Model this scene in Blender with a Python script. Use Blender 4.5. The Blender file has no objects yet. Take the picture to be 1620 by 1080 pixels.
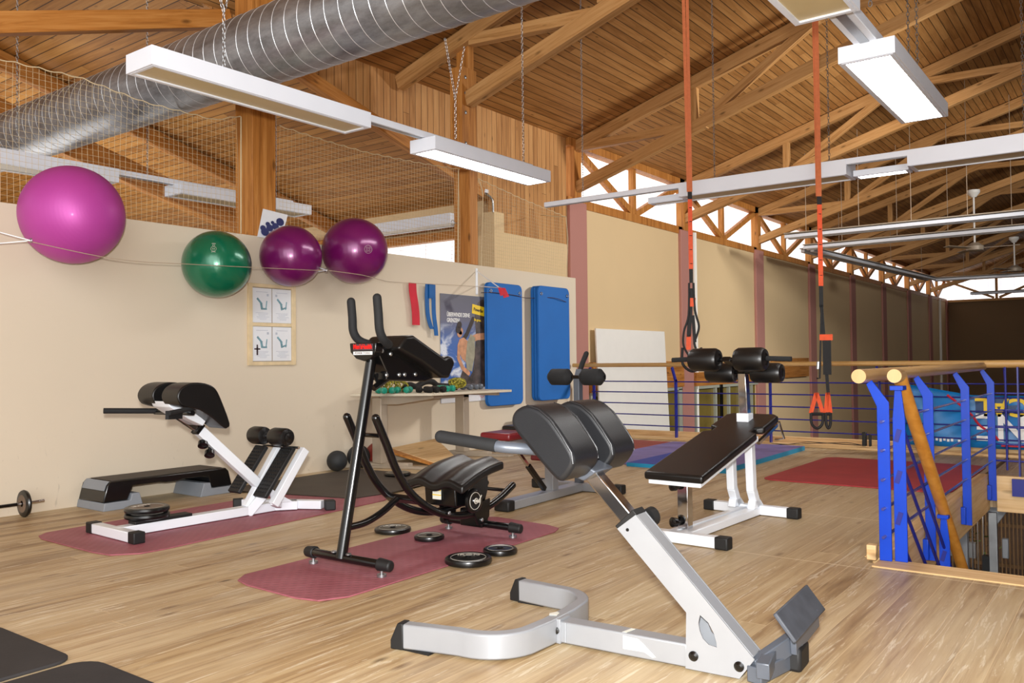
import bpy, bmesh, math, random
from mathutils import Vector, Matrix
random.seed(7)
COL = bpy.context.scene.collection
PI = math.pi
# ------------------------------------------------------------------ materials
def srgb(r, g, b):
    f = lambda c: (c/255/12.92) if c/255 <= .04045 else ((c/255+.055)/1.055)**2.4
    return (f(r), f(g), f(b), 1)
class NT:
    def __init__(s, name):
        s.m = bpy.data.materials.new(name); s.m.use_nodes = True
        s.t = s.m.node_tree; s.b = s.t.nodes['Principled BSDF']
    def n(s, kind, **kw):
        o = s.t.nodes.new('ShaderNode'+kind)
        for k, v in kw.items():
            if k in o.inputs.keys(): o.inputs[k].default_value = v
            else: setattr(o, k, v)
        return o
    def l(s, a, b): s.t.links.new(a, b)
    def math(s, op, a, b=None, c=None):
        o = s.n('Math', operation=op)
        for i, v in enumerate((a, b, c)):
            if v is None: continue
            if isinstance(v, (int, float)): o.inputs[i].default_value = v
            else: s.l(v, o.inputs[i])
        return o.outputs[0]
    def mix(s, f, a, b, mode='MIX'):
        o = s.n('MixRGB', blend_type=mode)
        for k, v in (('Fac', f), ('Color1', a), ('Color2', b)):
            if isinstance(v, (int, float, tuple)): o.inputs[k].default_value = v
            else: s.l(v, o.inputs[k])
        return o.outputs[0]
    def pos(s): return s.n('TexCoord').outputs['Object']
    def scaled(s, v, sc):
        o = s.n('Mapping'); s.l(v, o.inputs['Vector']); o.inputs['Scale'].default_value = sc; return o.outputs[0]
    def noise(s, v, scale, detail=4, rough=.5, dist=0):
        o = s.n('TexNoise', Scale=scale, Detail=detail, Roughness=rough, Distortion=dist); s.l(v, o.inputs['Vector']); return o.outputs[0]
    def ramp(s, f, stops):
        o = s.n('ValToRGB'); r = o.color_ramp
        while len(r.elements) < len(stops): r.elements.new(.5)
        for e, (p, c) in zip(r.elements, stops): e.position = p; e.color = c
        s.l(f, o.inputs[0]); return o.outputs[0]
    def bump(s, h, strength=.3, dist=.01):
        o = s.n('Bump', Strength=strength, Distance=dist); s.l(h, o.inputs['Height']); s.l(o.outputs[0], s.b.inputs['Normal'])
    def out(s, col=None, rough=None, metal=0, **kw):
        if col is not None:
            if isinstance(col, tuple): s.b.inputs['Base Color'].default_value = col
            else: s.l(col, s.b.inputs['Base Color'])
        if rough is not None:
            if isinstance(rough, (int, float)): s.b.inputs['Roughness'].default_value = rough
            else: s.l(rough, s.b.inputs['Roughness'])
        s.b.inputs['Metallic'].default_value = metal
        for k, v in kw.items(): s.b.inputs[k.replace('_', ' ')].default_value = v
        return s.m
def simple(name, c, rough=.5, metal=0, var=.08, scale=6, bump=0, bscale=60, **kw):
    t = NT(name); p = t.pos(); n = t.noise(p, scale, 5)
    d = tuple(x*(1-var*2) for x in c[:3])+(1,); h = tuple(min(1, x*(1+var)) for x in c[:3])+(1,)
    col = t.ramp(n, [(.3, d), (.7, h)])
    if bump: t.bump(t.noise(p, bscale, 3), bump, .004)
    return t.out(col, rough, metal, **kw)
def planks(name, along, across, w, stops, gap=.04, gapc=(.02, .01, .005, 1), rough=.6, length=4.0, knots=True, vgroove=.6, grain=1.0, spec=.3, extra=None, shiny=None):
    t = NT(name); sep = t.n('SeparateXYZ'); P = t.pos(); t.l(P, sep.inputs[0])
    a = sep.outputs['XYZ'.index(across)]; b = sep.outputs['XYZ'.index(along)]
    u = t.math('DIVIDE', a, w); idx = t.math('FLOOR', u); fr = t.math('FRACT', u)
    wn = t.n('TexWhiteNoise', noise_dimensions='1D'); t.l(idx, wn.inputs['W'])
    off = t.math('MULTIPLY', wn.outputs['Value'], length)
    v = t.math('DIVIDE', t.math('ADD', b, off), length); j = t.math('FLOOR', v); jf = t.math('FRACT', v)
    wn2 = t.n('TexWhiteNoise', noise_dimensions='2D'); cb = t.n('CombineXYZ'); t.l(idx, cb.inputs[0]); t.l(j, cb.inputs[1]); t.l(cb.outputs[0], wn2.inputs['Vector'])
    rnd = wn2.outputs['Value']
    g = t.n('CombineXYZ'); t.l(t.math('MULTIPLY', a, 34), g.inputs[0]); t.l(t.math('MULTIPLY', b, 1.6), g.inputs[1]); t.l(t.math('MULTIPLY', rnd, 37), g.inputs[2])
    gr = t.noise(g.outputs[0], 1.0, 6, .6, .6)
    g2 = t.n('CombineXYZ'); t.l(t.math('MULTIPLY', a, 9), g2.inputs[0]); t.l(t.math('MULTIPLY', b, .8), g2.inputs[1]); t.l(t.math('MULTIPLY', rnd, 91), g2.inputs[2])
    g3 = t.noise(g2.outputs[0], 1.0, 4, .55, 1.2)
    f = t.math('ADD', t.math('MULTIPLY', gr, .55*grain), t.math('MULTIPLY', g3, .45))
    f = t.math('ADD', f, t.math('MULTIPLY', t.math('SUBTRACT', rnd, .5), .22))
    col = t.ramp(f, stops)
    if knots:
        k = t.n('CombineXYZ'); t.l(t.math('MULTIPLY', a, 7), k.inputs[0]); t.l(t.math('MULTIPLY', b, 2.6), k.inputs[1])
        vo = t.n('TexVoronoi', Scale=1.0); t.l(k.outputs[0], vo.inputs['Vector'])
        kf = t.ramp(vo.outputs['Distance'], [(.03, (1, 1, 1, 1)), (.13, (0, 0, 0, 1))])
        vs = t.n('SeparateXYZ'); t.l(vo.outputs['Color'], vs.inputs[0])
        kf = t.math('MULTIPLY', kf, t.math('GREATER_THAN', vs.outputs[0], .45))
        dark = tuple(x*.35 for x in stops[0][1][:3])+(1,)
        col = t.mix(t.math('MULTIPLY', kf, .75), col, dark)
    e = t.math('ABSOLUTE', t.math('SUBTRACT', fr, .5))
    gm = t.math('GREATER_THAN', e, .5-gap)
    em = t.math('GREATER_THAN', t.math('ABSOLUTE', t.math('SUBTRACT', jf, .5)), .5-.0016/length*1.5)
    gm2 = t.math('MAXIMUM', gm, em)
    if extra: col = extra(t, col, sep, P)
    col = t.mix(t.math('MULTIPLY', gm2, .85), col, gapc)
    hgt = t.math('SUBTRACT', t.math('MULTIPLY', gr, .15), gm2)
    t.bump(hgt, vgroove, .004)
    r = shiny(t, P, gr) if shiny else rough
    return t.out(col, r, 0, Specular_IOR_Level=spec)
def woodbeam(name, axis, stops, scale=1):
    t = NT(name); sc = [26, 26, 26]; sc['XYZ'.index(axis)] = 1.3
    p = t.scaled(t.pos(), tuple(s*scale for s in sc)); n = t.noise(p, 1, 6, .6, .8)
    sc2 = [6, 6, 6]; sc2['XYZ'.index(axis)] = 2.2
    vo = t.n('TexVoronoi', Scale=1.0); t.l(t.scaled(t.pos(), tuple(sc2)), vo.inputs['Vector'])
    kf = t.ramp(vo.outputs['Distance'], [(.05, (1, 1, 1, 1)), (.14, (0, 0, 0, 1))])
    c = t.mix(t.math('MULTIPLY', kf, .7), t.ramp(n, stops), tuple(x*.3 for x in stops[0][1][:3])+(1,))
    t.bump(n, .15, .004)
    return t.out(c, .55, 0, Specular_IOR_Level=.3)
M = {}
# floor: worn pale pine boards, duller towards the walkway, straight saw seams across
def floor_extra(t, col, sep, P):
    ns = t.noise(t.scaled(P, (.5, 2.2, 1)), 1.3, 5, .6)
    col = t.mix(t.math('MULTIPLY', t.ramp(ns, [(.42, (0, 0, 0, 1)), (.62, (1, 1, 1, 1))]), .38), col, srgb(206, 190, 160))
    vk = t.n('TexVoronoi', Scale=1.0); t.l(t.scaled(P, (2.6, 8.5, 1)), vk.inputs['Vector']); vsx = t.n('SeparateXYZ'); t.l(vk.outputs['Color'], vsx.inputs[0])
    kk = t.math('MULTIPLY', t.ramp(vk.outputs['Distance'], [(.04, (1, 1, 1, 1)), (.17, (0, 0, 0, 1))]), t.math('GREATER_THAN', vsx.outputs[1], .3))
    col = t.mix(t.math('MULTIPLY', kk, .72), col, srgb(96, 64, 38))
    st = t.noise(t.scaled(P, (.9, 30, 1)), 1.0, 5, .65, .8)
    col = t.mix(t.math('MULTIPLY', t.ramp(st, [(.54, (0, 0, 0, 1)), (.66, (1, 1, 1, 1))]), .38), col, srgb(132, 94, 56))
    wear = t.noise(t.scaled(P, (1.1, 16, 1)), 1.6, 6, .7, 1.5)
    col = t.mix(t.math('MULTIPLY', t.ramp(wear, [(.56, (0, 0, 0, 1)), (.63, (1, 1, 1, 1))]), .6), col, srgb(226, 214, 188))
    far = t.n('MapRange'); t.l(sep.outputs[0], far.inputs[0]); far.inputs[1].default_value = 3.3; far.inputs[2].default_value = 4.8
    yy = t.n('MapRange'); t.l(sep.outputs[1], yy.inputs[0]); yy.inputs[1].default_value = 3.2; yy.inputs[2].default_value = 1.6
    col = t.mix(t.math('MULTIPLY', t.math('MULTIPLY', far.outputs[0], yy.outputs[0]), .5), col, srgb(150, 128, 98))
    for xs in (4.22, 5.49):
        m = t.math('LESS_THAN', t.math('ABSOLUTE', t.math('SUBTRACT', sep.outputs[0], xs)), .006)
        ym = t.math('LESS_THAN', sep.outputs[1], 2.35)
        col = t.mix(t.math('MULTIPLY', t.math('MULTIPLY', m, ym), .65), col, srgb(215, 196, 160))
    return col
def floor_shine(t, P, gr):
    n = t.noise(t.scaled(P, (1.2, 3, 1)), 1.5, 4)
    return t.math('ADD', .3, t.math('MULTIPLY', n, .3))
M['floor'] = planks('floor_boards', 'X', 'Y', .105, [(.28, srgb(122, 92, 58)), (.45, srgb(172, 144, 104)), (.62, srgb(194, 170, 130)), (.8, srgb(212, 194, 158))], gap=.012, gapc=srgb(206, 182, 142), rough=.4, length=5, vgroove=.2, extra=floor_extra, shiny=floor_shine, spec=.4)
ceil_st = [(.25, srgb(126, 82, 38)), (.5, srgb(170, 120, 66)), (.75, srgb(196, 146, 88))]
M['ceilX'] = planks('ceiling_boards', 'X', 'Y', .105, ceil_st, gap=.05, gapc=srgb(48, 28, 12))
M['ceilY'] = planks('wing_ceiling_boards', 'Y', 'X', .115, [(.25, srgb(138, 88, 36)), (.5, srgb(178, 122, 58)), (.75, srgb(200, 146, 78))], gap=.045, gapc=srgb(48, 28, 12))
M['cladZ'] = planks('wall_cladding', 'Z', 'X', .11, [(.25, srgb(146, 98, 52)), (.5, srgb(190, 138, 84)), (.75, srgb(210, 162, 106))], gap=.035, gapc=srgb(70, 42, 20), length=7)
bst = [(.3, srgb(140, 86, 36)), (.5, srgb(182, 120, 56)), (.75, srgb(206, 148, 82))]
for a in 'XYZ': M['wood'+a] = woodbeam('glulam_'+a, a, bst)
tst = [(.3, srgb(150, 104, 54)), (.5, srgb(190, 142, 88)), (.75, srgb(206, 162, 108))]
M['trussY'] = woodbeam('truss_timber', 'Y', tst); M['trussX'] = woodbeam('truss_timber_x', 'X', tst)
pst = [(.3, srgb(190, 148, 98)), (.5, srgb(214, 178, 128)), (.75, srgb(226, 196, 152))]
for a in 'XY': M['pine'+a] = woodbeam('pale_pine_'+a, a, pst)
M['pinepale'] = simple('pale_frame_pine', srgb(222, 200, 160), .5, 0, .06, 12)
def rail_wood(name, c1, c2, axis):
    t = NT(name); sc = [20, 20, 20]; sc['XYZ'.index(axis)] = 1.5
    n = t.noise(t.scaled(t.pos(), tuple(sc)), 1, 5, .6, .5); return t.out(t.ramp(n, [(.3, c1), (.7, c2)]), .38, 0, Specular_IOR_Level=.5)
M['railY'] = rail_wood('handrail_wood', srgb(176, 134, 76), srgb(204, 164, 104), 'Y')
M['railX'] = rail_wood('handrail_wood_x', srgb(158, 118, 70), srgb(190, 152, 100), 'X')
M['railO'] = rail_wood('stair_rail_wood', srgb(190, 122, 42), srgb(214, 150, 66), 'X')
M['railEnd'] = rail_wood('handrail_end_grain', srgb(200, 160, 106), srgb(216, 182, 130), 'Z')
def plaster(name, c, scuff=.5, var=.03):
    t = NT(name); P = t.pos(); n = t.noise(P, 1.1, 5, .6); f = t.noise(P, 90, 3)
    col = t.ramp(n, [(.3, tuple(x*(1-var) for x in c[:3])+(1,)), (.7, c)])
    if scuff:
        s = t.noise(t.scaled(P, (7, 7, 2.2)), 1.5, 6, .7, 3)
        sep = t.n('SeparateXYZ'); t.l(P, sep.inputs[0]); mr = t.n('MapRange'); t.l(sep.outputs[2], mr.inputs[0]); mr.inputs[1].default_value = .95; mr.inputs[2].default_value = .1
        k = t.math('MULTIPLY', t.ramp(s, [(.64, (0, 0, 0, 1)), (.69, (1, 1, 1, 1))]), t.math('MULTIPLY', mr.outputs[0], scuff))
        col = t.mix(k, col, tuple(x*.62 for x in c[:3])+(1,))
    t.bump(f, .08, .003)
    return t.out(col, .75, 0, Specular_IOR_Level=.2)
M['peach'] = plaster('peach_plaster', srgb(215, 202, 181))
M['peach2'] = plaster('peach_wall_far', srgb(224, 198, 155), 0)
M['pink'] = plaster('pink_pilaster', srgb(184, 132, 122), 0)
M['brownwall'] = plaster('brown_hall_wall', srgb(128, 104, 76), 0)
M['white'] = simple('white_enamel', srgb(234, 239, 246), .28, 0, .01)
M['whitelamp'] = simple('white_lamp_sheet', srgb(228, 233, 243), .35, 0, .01)
M['panelwhite'] = simple('white_board', srgb(244, 243, 238), .5, 0, .01)
M['black'] = simple('black_enamel', srgb(11, 11, 12), .22, 0, .1, Specular_IOR_Level=.6)
M['vinyl'] = simple('black_vinyl', srgb(14, 13, 13), .36, 0, .12, 9, .12, 220, Specular_IOR_Level=.55)
M['vinylgrey'] = simple('charcoal_vinyl', srgb(27, 28, 31), .42, 0, .1, 5, .1, 200, Specular_IOR_Level=.4)
M['rubber'] = simple('black_rubber', srgb(18, 18, 19), .6, 0, .1)
M['foam'] = simple('foam_grip', srgb(22, 23, 25), .8, 0, .1, 20, .2, 300)
M['grey'] = simple('silver_grey_paint', srgb(158, 161, 166), .35, .3, .03)
M['dkgrey'] = simple('slate_grey_paint', srgb(92, 98, 108), .35, .2, .06)
M['plategrey'] = simple('worn_grip_plate', srgb(72, 76, 84), .6, 0, .12, 14)
M['chrome'] = simple('chrome', srgb(215, 215, 218), .08, 1, .02)
M['steel'] = simple('galvanised_steel', srgb(170, 172, 174), .35, .9, .1)
M['blue'] = simple('blue_enamel', srgb(4, 62, 186), .3, 0, .06)
M['navy'] = simple('dark_blue_rod', srgb(32, 38, 128), .35, 0, .06)
M['blueRod'] = simple('violet_blue_rod', srgb(72, 74, 148), .22, .3, .06)
M['bluefoam'] = simple('blue_foam_mat', srgb(4, 98, 178), .7, 0, .03, 3, .1, 150)
M['deepblue'] = simple('deep_blue_mat', srgb(30, 62, 160), .6, 0, .05)
M['lilac'] = simple('lilac_mat', srgb(120, 110, 170), .6, 0, .06)
M['teal'] = simple('teal_foam', srgb(20, 130, 170), .6, 0, .05)
M['redmat'] = simple('red_mat', srgb(164, 50, 56), .55, 0, .07, 4)
M['darkred'] = simple('dark_red_mat', srgb(150, 56, 50), .6, 0, .07)
M['redvinyl'] = simple('red_vinyl', srgb(112, 24, 30), .35, 0, .1)
def matmat(name, c, c2):
    t = NT(name); P = t.pos()
    a = t.n('TexWave', wave_type='BANDS', bands_direction='DIAGONAL', Scale=11.0, Distortion=.3); t.l(P, a.inputs['Vector'])
    b = t.n('TexWave', wave_type='BANDS', bands_direction='DIAGONAL', Scale=11.0, Distortion=.3); t.l(t.scaled(P, (1, -1, 1)), b.inputs['Vector'])
    z = t.math('MULTIPLY', a.outputs['Fac'], b.outputs['Fac']); n = t.noise(P, 4, 5)
    col = t.mix(t.math('MULTIPLY', z, .22), t.ramp(n, [(.3, c), (.7, c2)]), tuple(x*.55 for x in c[:3])+(1,))
    t.bump(z, .4, .004); return t.out(col, .6)
M['pinkmat'] = matmat('dusty_pink_mat', srgb(148, 80, 90), srgb(164, 96, 106))
M['blackmat'] = simple('black_rubber_mat', srgb(42, 40, 41), .7, 0, .12, 7, .1, 90)
M['brownmat'] = simple('dark_brown_mat', srgb(66, 58, 50), .65, 0, .1, 5, .1, 120)
M['plate'] = simple('rubber_plate', srgb(12, 12, 12), .28, 0, .1, Specular_IOR_Level=.6)
M['platebrown'] = simple('plate_face', srgb(112, 92, 76), .45, 0, .15)
M['print'] = simple('pale_print', srgb(196, 190, 178), .5, 0, .03)
M['balldark'] = simple('dark_medicine_ball', srgb(36, 38, 40), .65, 0, .1, 20, .2, 200)
M['ballred'] = simple('red_medicine_ball', srgb(150, 52, 40), .5, 0, .14, 9)
def ballmat(name, c, rough, coat=.4):
    t = NT(name); P = t.pos(); w = t.n('TexWave', wave_type='RINGS', rings_direction='Y', Scale=16.0, Distortion=.6); t.l(P, w.inputs['Vector'])
    t.bump(w.outputs['Fac'], .05, .003)
    return t.out(c, rough, .25, Coat_Weight=coat, Coat_Roughness=.15, Specular_IOR_Level=.6)
M['ballpink'] = ballmat('magenta_ball', srgb(182, 66, 158), .5, .05)
M['ballgreen'] = ballmat('green_ball', srgb(4, 106, 74), .26)
M['ballpurple'] = ballmat('purple_ball', srgb(112, 16, 92), .28)
M['orangedull'] = simple('dull_orange_webbing', srgb(204, 112, 66), .7, 0, .06, 30)
M['orange'] = simple('orange_webbing', srgb(226, 84, 38), .6, 0, .06, 30)
M['blackweb'] = simple('black_webbing', srgb(24, 23, 24), .7, 0, .1, 40)
M['cord'] = simple('net_cord', srgb(214, 196, 158), .7, 0, .05)
M['wire'] = simple('wire_cord', srgb(170, 150, 128), .6, 0, .05)
M['redcloth'] = simple('red_band', srgb(196, 26, 48), .6, 0, .06)
M['bluecloth'] = simple('blue_band', srgb(8, 90, 158), .6, 0, .08)
M['paper'] = simple('white_paper', srgb(226, 228, 232), .35, 0, .02)
M['ink'] = simple('printed_figures', srgb(120, 160, 172), .5, 0, .2, 30)
M['inkdark'] = simple('dark_print', srgb(70, 54, 60), .5, 0, .1, 30)
M['navyink'] = simple('navy_print', srgb(38, 44, 98), .5, 0, .1, 30)
M['inkfaint'] = simple('faint_print', srgb(186, 192, 204), .5, 0, .05, 30)
M['desk'] = simple('desk_laminate', srgb(206, 196, 176), .5, 0, .02)
M['deskleg'] = simple('beige_grey_metal', srgb(168, 154, 136), .45, .1, .03)
M['mint'] = simple('mint_dumbbell', srgb(20, 150, 126), .4, 0, .08)
M['lime'] = simple('lime_band', srgb(190, 210, 40), .5, 0, .08)
M['tapeyel'] = simple('yellow_black_rope', srgb(160, 150, 50), .7, 0, .6, 60)
M['text_red'] = simple('red_lettering', srgb(226, 26, 20), .4, 0, .02)
M['text_white'] = simple('white_lettering', srgb(238, 238, 236), .5, 0, .01)
M['yellow'] = simple('yellow_print', srgb(236, 200, 30), .5, 0, .03)
M['olive'] = simple('olive_glass', srgb(128, 112, 58), .15, 0, .15, 2)
M['frame'] = simple('grey_green_window_frame', srgb(168, 172, 158), .45, 0, .03)
M['concrete'] = simple('dark_hall_floor', srgb(92, 70, 50), .5, 0, .12)
M['leaf'] = simple('leaf_green', srgb(80, 108, 50), .6, 0, .2)
M['lattice'] = simple('lattice_wood', srgb(128, 100, 66), .6, 0, .1)
M['skin'] = simple('print_skin', srgb(196, 142, 106), .45, 0, .14, 20)
M['shorts'] = simple('print_shorts', srgb(150, 146, 124), .5, 0, .1, 20)
M['hair'] = simple('print_hair', srgb(46, 32, 26), .5, 0, .1)
M['rock'] = simple('print_rock', srgb(74, 62, 58), .45, 0, .4, 12)
M['diffoff'] = simple('lamp_diffuser_unlit', srgb(196, 176, 132), .4, 0, .02)
M['banner'] = simple('blue_banner', srgb(6, 120, 190), .4, 0, .12, 3, .2, 3)
M['bannerdark'] = simple('dark_blue_banner', srgb(10, 60, 110), .4, 0, .1)
M['label'] = simple('white_label', srgb(226, 226, 214), .5, 0, .03)
def emit(name, c, s):
    t = NT(name); t.b.inputs['Base Color'].default_value = (0.8, .8, .8, 1); t.b.inputs['Emission Color'].default_value = c; t.b.inputs['Emission Strength'].default_value = s; return t.m
M['lit'] = emit('lit_diffuser', (1, .99, .97, 1), 22)
def daylight(name, s, step=.33, axis=0):
    t = NT(name); sep = t.n('SeparateXYZ'); t.l(t.pos(), sep.inputs[0])
    fr = t.math('FRACT', t.math('DIVIDE', sep.outputs[axis], step)); ln = t.math('LESS_THAN', fr, .13)
    c = t.mix(t.math('MULTIPLY', ln, .7), (1, .98, .99, 1), (.5, .52, .58, 1))
    t.b.inputs['Base Color'].default_value = (.7, .7, .7, 1); t.l(c, t.b.inputs['Emission Color']); t.b.inputs['Emission Strength'].default_value = s; return t.m
M['day'] = daylight('translucent_panel_daylight', 1.2, .34, 0)
M['dayY'] = daylight('translucent_panel_daylight_y', 1.2, .5, 1)
def ductmat():
    t = NT('spiral_duct_sheet'); P = t.pos(); n = t.noise(t.scaled(P, (3, 1, 3)), 3, 6, .7)
    return t.out(t.ramp(n, [(.3, srgb(120, 120, 122)), (.7, srgb(176, 178, 182))]), t.math('ADD', .32, t.math('MULTIPLY', n, .25)), .8)
M['duct'] = ductmat()
M['seam'] = simple('duct_seam', srgb(226, 228, 230), .3, .5, .02)
def postersky():
    t = NT('poster_sky'); P = t.pos(); sep = t.n('SeparateXYZ'); t.l(P, sep.inputs[0])
    base = t.ramp(t.math('DIVIDE', t.math('SUBTRACT', sep.outputs[2], .55), 1.2), [(.1, srgb(40, 92, 170)), (.55, srgb(70, 104, 168)), (.75, srgb(104, 104, 122)), (1, srgb(92, 92, 104))])
    n = t.noise(t.scaled(P, (1, 1, 1.3)), 4.5, 6, .6, .6)
    mr = t.n('MapRange'); t.l(sep.outputs[2], mr.inputs[0]); mr.inputs[1].default_value = 1.5; mr.inputs[2].default_value = 1.15
    k = t.math('MULTIPLY', t.ramp(n, [(.47, (0, 0, 0, 1)), (.6, (1, 1, 1, 1))]), mr.outputs[0])
    return t.out(t.mix(k, base, srgb(214, 220, 230)), .35)
M['poster'] = postersky()
# ------------------------------------------------------------------ mesh building
def V(*a): return Vector(a)
class MB:
    def __init__(s): s.v = []; s.f = []; s.mi = []; s.cur = 0
    def add(s, vs, fs):
        o = len(s.v); s.v += [Vector(x) for x in vs]; s.f += [[i+o for i in f] for f in fs]; s.mi += [s.cur]*len(fs); return s
    def box(s, c, d, R=None):
        c = Vector(c); vs = []
        for x in (-1, 1):
            for y in (-1, 1):
                for z in (-1, 1):
                    p = Vector((x*d[0]/2, y*d[1]/2, z*d[2]/2))
                    vs.append(c+(R@p if R else p))
        return s.add(vs, [[0, 1, 3, 2], [4, 6, 7, 5], [0, 4, 5, 1], [2, 3, 7, 6], [0, 2, 6, 4], [1, 5, 7, 3]])
    def span(s, a, b): return s.box([(a[i]+b[i])/2 for i in range(3)], [abs(b[i]-a[i]) for i in range(3)])
    def bar(s, p, q, w, h, up=(0, 0, 1)):
        p = Vector(p); q = Vector(q); d = (q-p).normalized(); up = Vector(up)
        if abs(d.dot(up)) > .98: up = Vector((1, 0, 0))
        x = d.cross(up).normalized(); y = x.cross(d).normalized()
        vs = []
        for o in (p, q):
            for a, b in ((-1, -1), (1, -1), (1, 1), (-1, 1)): vs.append(o+x*a*w/2+y*b*h/2)
        return s.add(vs, [[0, 1, 2, 3], [7, 6, 5, 4], [0, 4, 5, 1], [1, 5, 6, 2], [2, 6, 7, 3], [3, 7, 4, 0]])
    def tube(s, pts, r, n=10, caps=True):
        P = [Vector(p) for p in pts]; rr = r if isinstance(r, (list, tuple)) else [r]*len(P)
        T = []
        for i in range(len(P)):
            a = P[max(0, i-1)]; b = P[min(len(P)-1, i+1)]; T.append((b-a).normalized())
        up = Vector((0, 0, 1)) if abs(T[0].z) < .9 else Vector((1, 0, 0))
        x = T[0].cross(up).normalized(); vs = []; fs = []
        for i, (p, t) in enumerate(zip(P, T)):
            x = (x-t*x.dot(t)).normalized(); y = t.cross(x)
            for k in range(n): a = 2*PI*k/n; vs.append(p+(x*math.cos(a)+y*math.sin(a))*rr[i])
        for i in range(len(P)-1):
            for k in range(n): fs.append([i*n+k, i*n+(k+1) % n, (i+1)*n+(k+1) % n, (i+1)*n+k])
        if caps: fs += [list(range(n))[::-1], [(len(P)-1)*n+k for k in range(n)]]
        return s.add(vs, fs)
    def lathe(s, prof, c, axis=(0, 0, 1), n=28):
        ax = Vector(axis).normalized(); up = Vector((0, 0, 1)) if abs(ax.z) < .9 else Vector((1, 0, 0))
        x = ax.cross(up).normalized(); y = ax.cross(x); c = Vector(c); vs = []; fs = []
        for r, z in prof:
            for k in range(n): a = 2*PI*k/n; vs.append(c+ax*z+(x*math.cos(a)+y*math.sin(a))*max(r, 1e-4))
        for i in range(len(prof)-1):
            for k in range(n): fs.append([i*n+k, i*n+(k+1) % n, (i+1)*n+(k+1) % n, (i+1)*n+k])
        fs += [list(range(n))[::-1], [(len(prof)-1)*n+k for k in range(n)]]
        return s.add(vs, fs)
    def ext(s, pts, d):
        """closed 3-D outline extruded by vector d"""
        P = [Vector(p) for p in pts]; d = Vector(d); n = len(P)
        fs = [list(range(n))[::-1], [i+n for i in range(n)]]+[[i, (i+1) % n, (i+1) % n+n, i+n] for i in range(n)]
        return s.add(P+[p+d for p in P], fs)
    def sl(s, prof, l0, l1):
        """profile in the (s, z) side plane extruded across from l0 to l1"""
        return s.ext([(a, l0, b) for a, b in prof], (0, l1-l0, 0))
    def flat(s, pts, d, hgt): return s.ext([(x, y, d) for x, y in pts], (0, 0, hgt))
    def torus(s, c, R, r, axis=(0, 0, 1), n=40, m=8, sx=1):
        ax = Vector(axis).normalized(); up = Vector((0, 0, 1)) if abs(ax.z) < .9 else Vector((1, 0, 0))
        x = ax.cross(up).normalized(); y = ax.cross(x); c = Vector(c); vs = []; fs = []
        for i in range(n):
            a = 2*PI*i/n; d = x*math.cos(a)+y*math.sin(a)*sx
            for j in range(m): b = 2*PI*j/m; vs.append(c+d*R+(x*math.cos(a)+y*math.sin(a))*r*math.cos(b)+ax*r*math.sin(b))
        for i in range(n):
            for j in range(m): fs.append([i*m+j, i*m+(j+1) % m, ((i+1) % n)*m+(j+1) % m, ((i+1) % n)*m+j])
        return s.add(vs, fs)
    def sphere(s, c, r, n=40, m=24, sq=(1, 1, 1)):
        c = Vector(c); vs = [c+Vector((0, 0, r*sq[2]))]; fs = []
        for i in range(1, m):
            t = PI*i/m
            for k in range(n): a = 2*PI*k/n; vs.append(c+Vector((math.sin(t)*math.cos(a)*r*sq[0], math.sin(t)*math.sin(a)*r*sq[1], math.cos(t)*r*sq[2])))
        vs.append(c-Vector((0, 0, r*sq[2])))
        for k in range(n): fs.append([0, 1+k, 1+(k+1) % n])
        for i in range(m-2):
            for k in range(n): a = 1+i*n; fs.append([a+k, a+n+k, a+n+(k+1) % n, a+(k+1) % n])
        L = len(vs)-1; a = 1+(m-2)*n
        for k in range(n): fs.append([a+k, L, a+(k+1) % n])
        return s.add(vs, fs)
    def chain(s, p, q, link=.034, r=.0022):
        p = Vector(p); q = Vector(q); d = (q-p); n = max(2, int(d.length/(link*.78))); u = d.normalized()
        up = Vector((0, 1, 0)) if abs(u.y) < .9 else Vector((1, 0, 0)); a = u.cross(up).normalized(); b = u.cross(a)
        for i in range(n):
            c = p+d*((i+.5)/n); x = a if i % 2 else b; ax = b if i % 2 else a
            vs = []; fs = []; N = 8; m = 4
            for k in range(N):
                t = 2*PI*k/N; dd = u*math.cos(t)*link*.5+x*math.sin(t)*link*.26; rn = (u*math.cos(t)+x*math.sin(t)).normalized()
                for j in range(m): g = 2*PI*j/m; vs.append(c+dd+rn*r*math.cos(g)+ax*r*math.sin(g))
            for k in range(N):
                for j in range(m): fs.append([k*m+j, k*m+(j+1) % m, ((k+1) % N)*m+(j+1) % m, ((k+1) % N)*m+j])
            s.add(vs, fs)
        return s
    def build(s, name, mats, parent=None, bevel=0, seg=2, ang=35, subsurf=0):
        me = bpy.data.meshes.new(name); me.from_pydata([tuple(v) for v in s.v], [], s.f)
        if not isinstance(mats, (list, tuple)): mats = [mats]
        for m in mats: me.materials.append(M[m] if isinstance(m, str) else m)
        me.polygons.foreach_set('material_index', s.mi); me.polygons.foreach_set('use_smooth', [True]*len(s.f))
        bm = bmesh.new(); bm.from_mesh(me); bmesh.ops.recalc_face_normals(bm, faces=bm.faces); bm.to_mesh(me); bm.free()
        me.set_sharp_from_angle(angle=math.radians(ang))
        o = bpy.data.objects.new(name, me); COL.objects.link(o)
        if parent: o.parent = parent
        if bevel:
            b = o.modifiers.new('bevel', 'BEVEL'); b.width = bevel; b.segments = seg; b.limit_method = 'ANGLE'; b.angle_limit = math.radians(32); b.harden_normals = False
        if subsurf:
            b = o.modifiers.new('sub', 'SUBSURF'); b.levels = b.render_levels = subsurf
        return o
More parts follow.
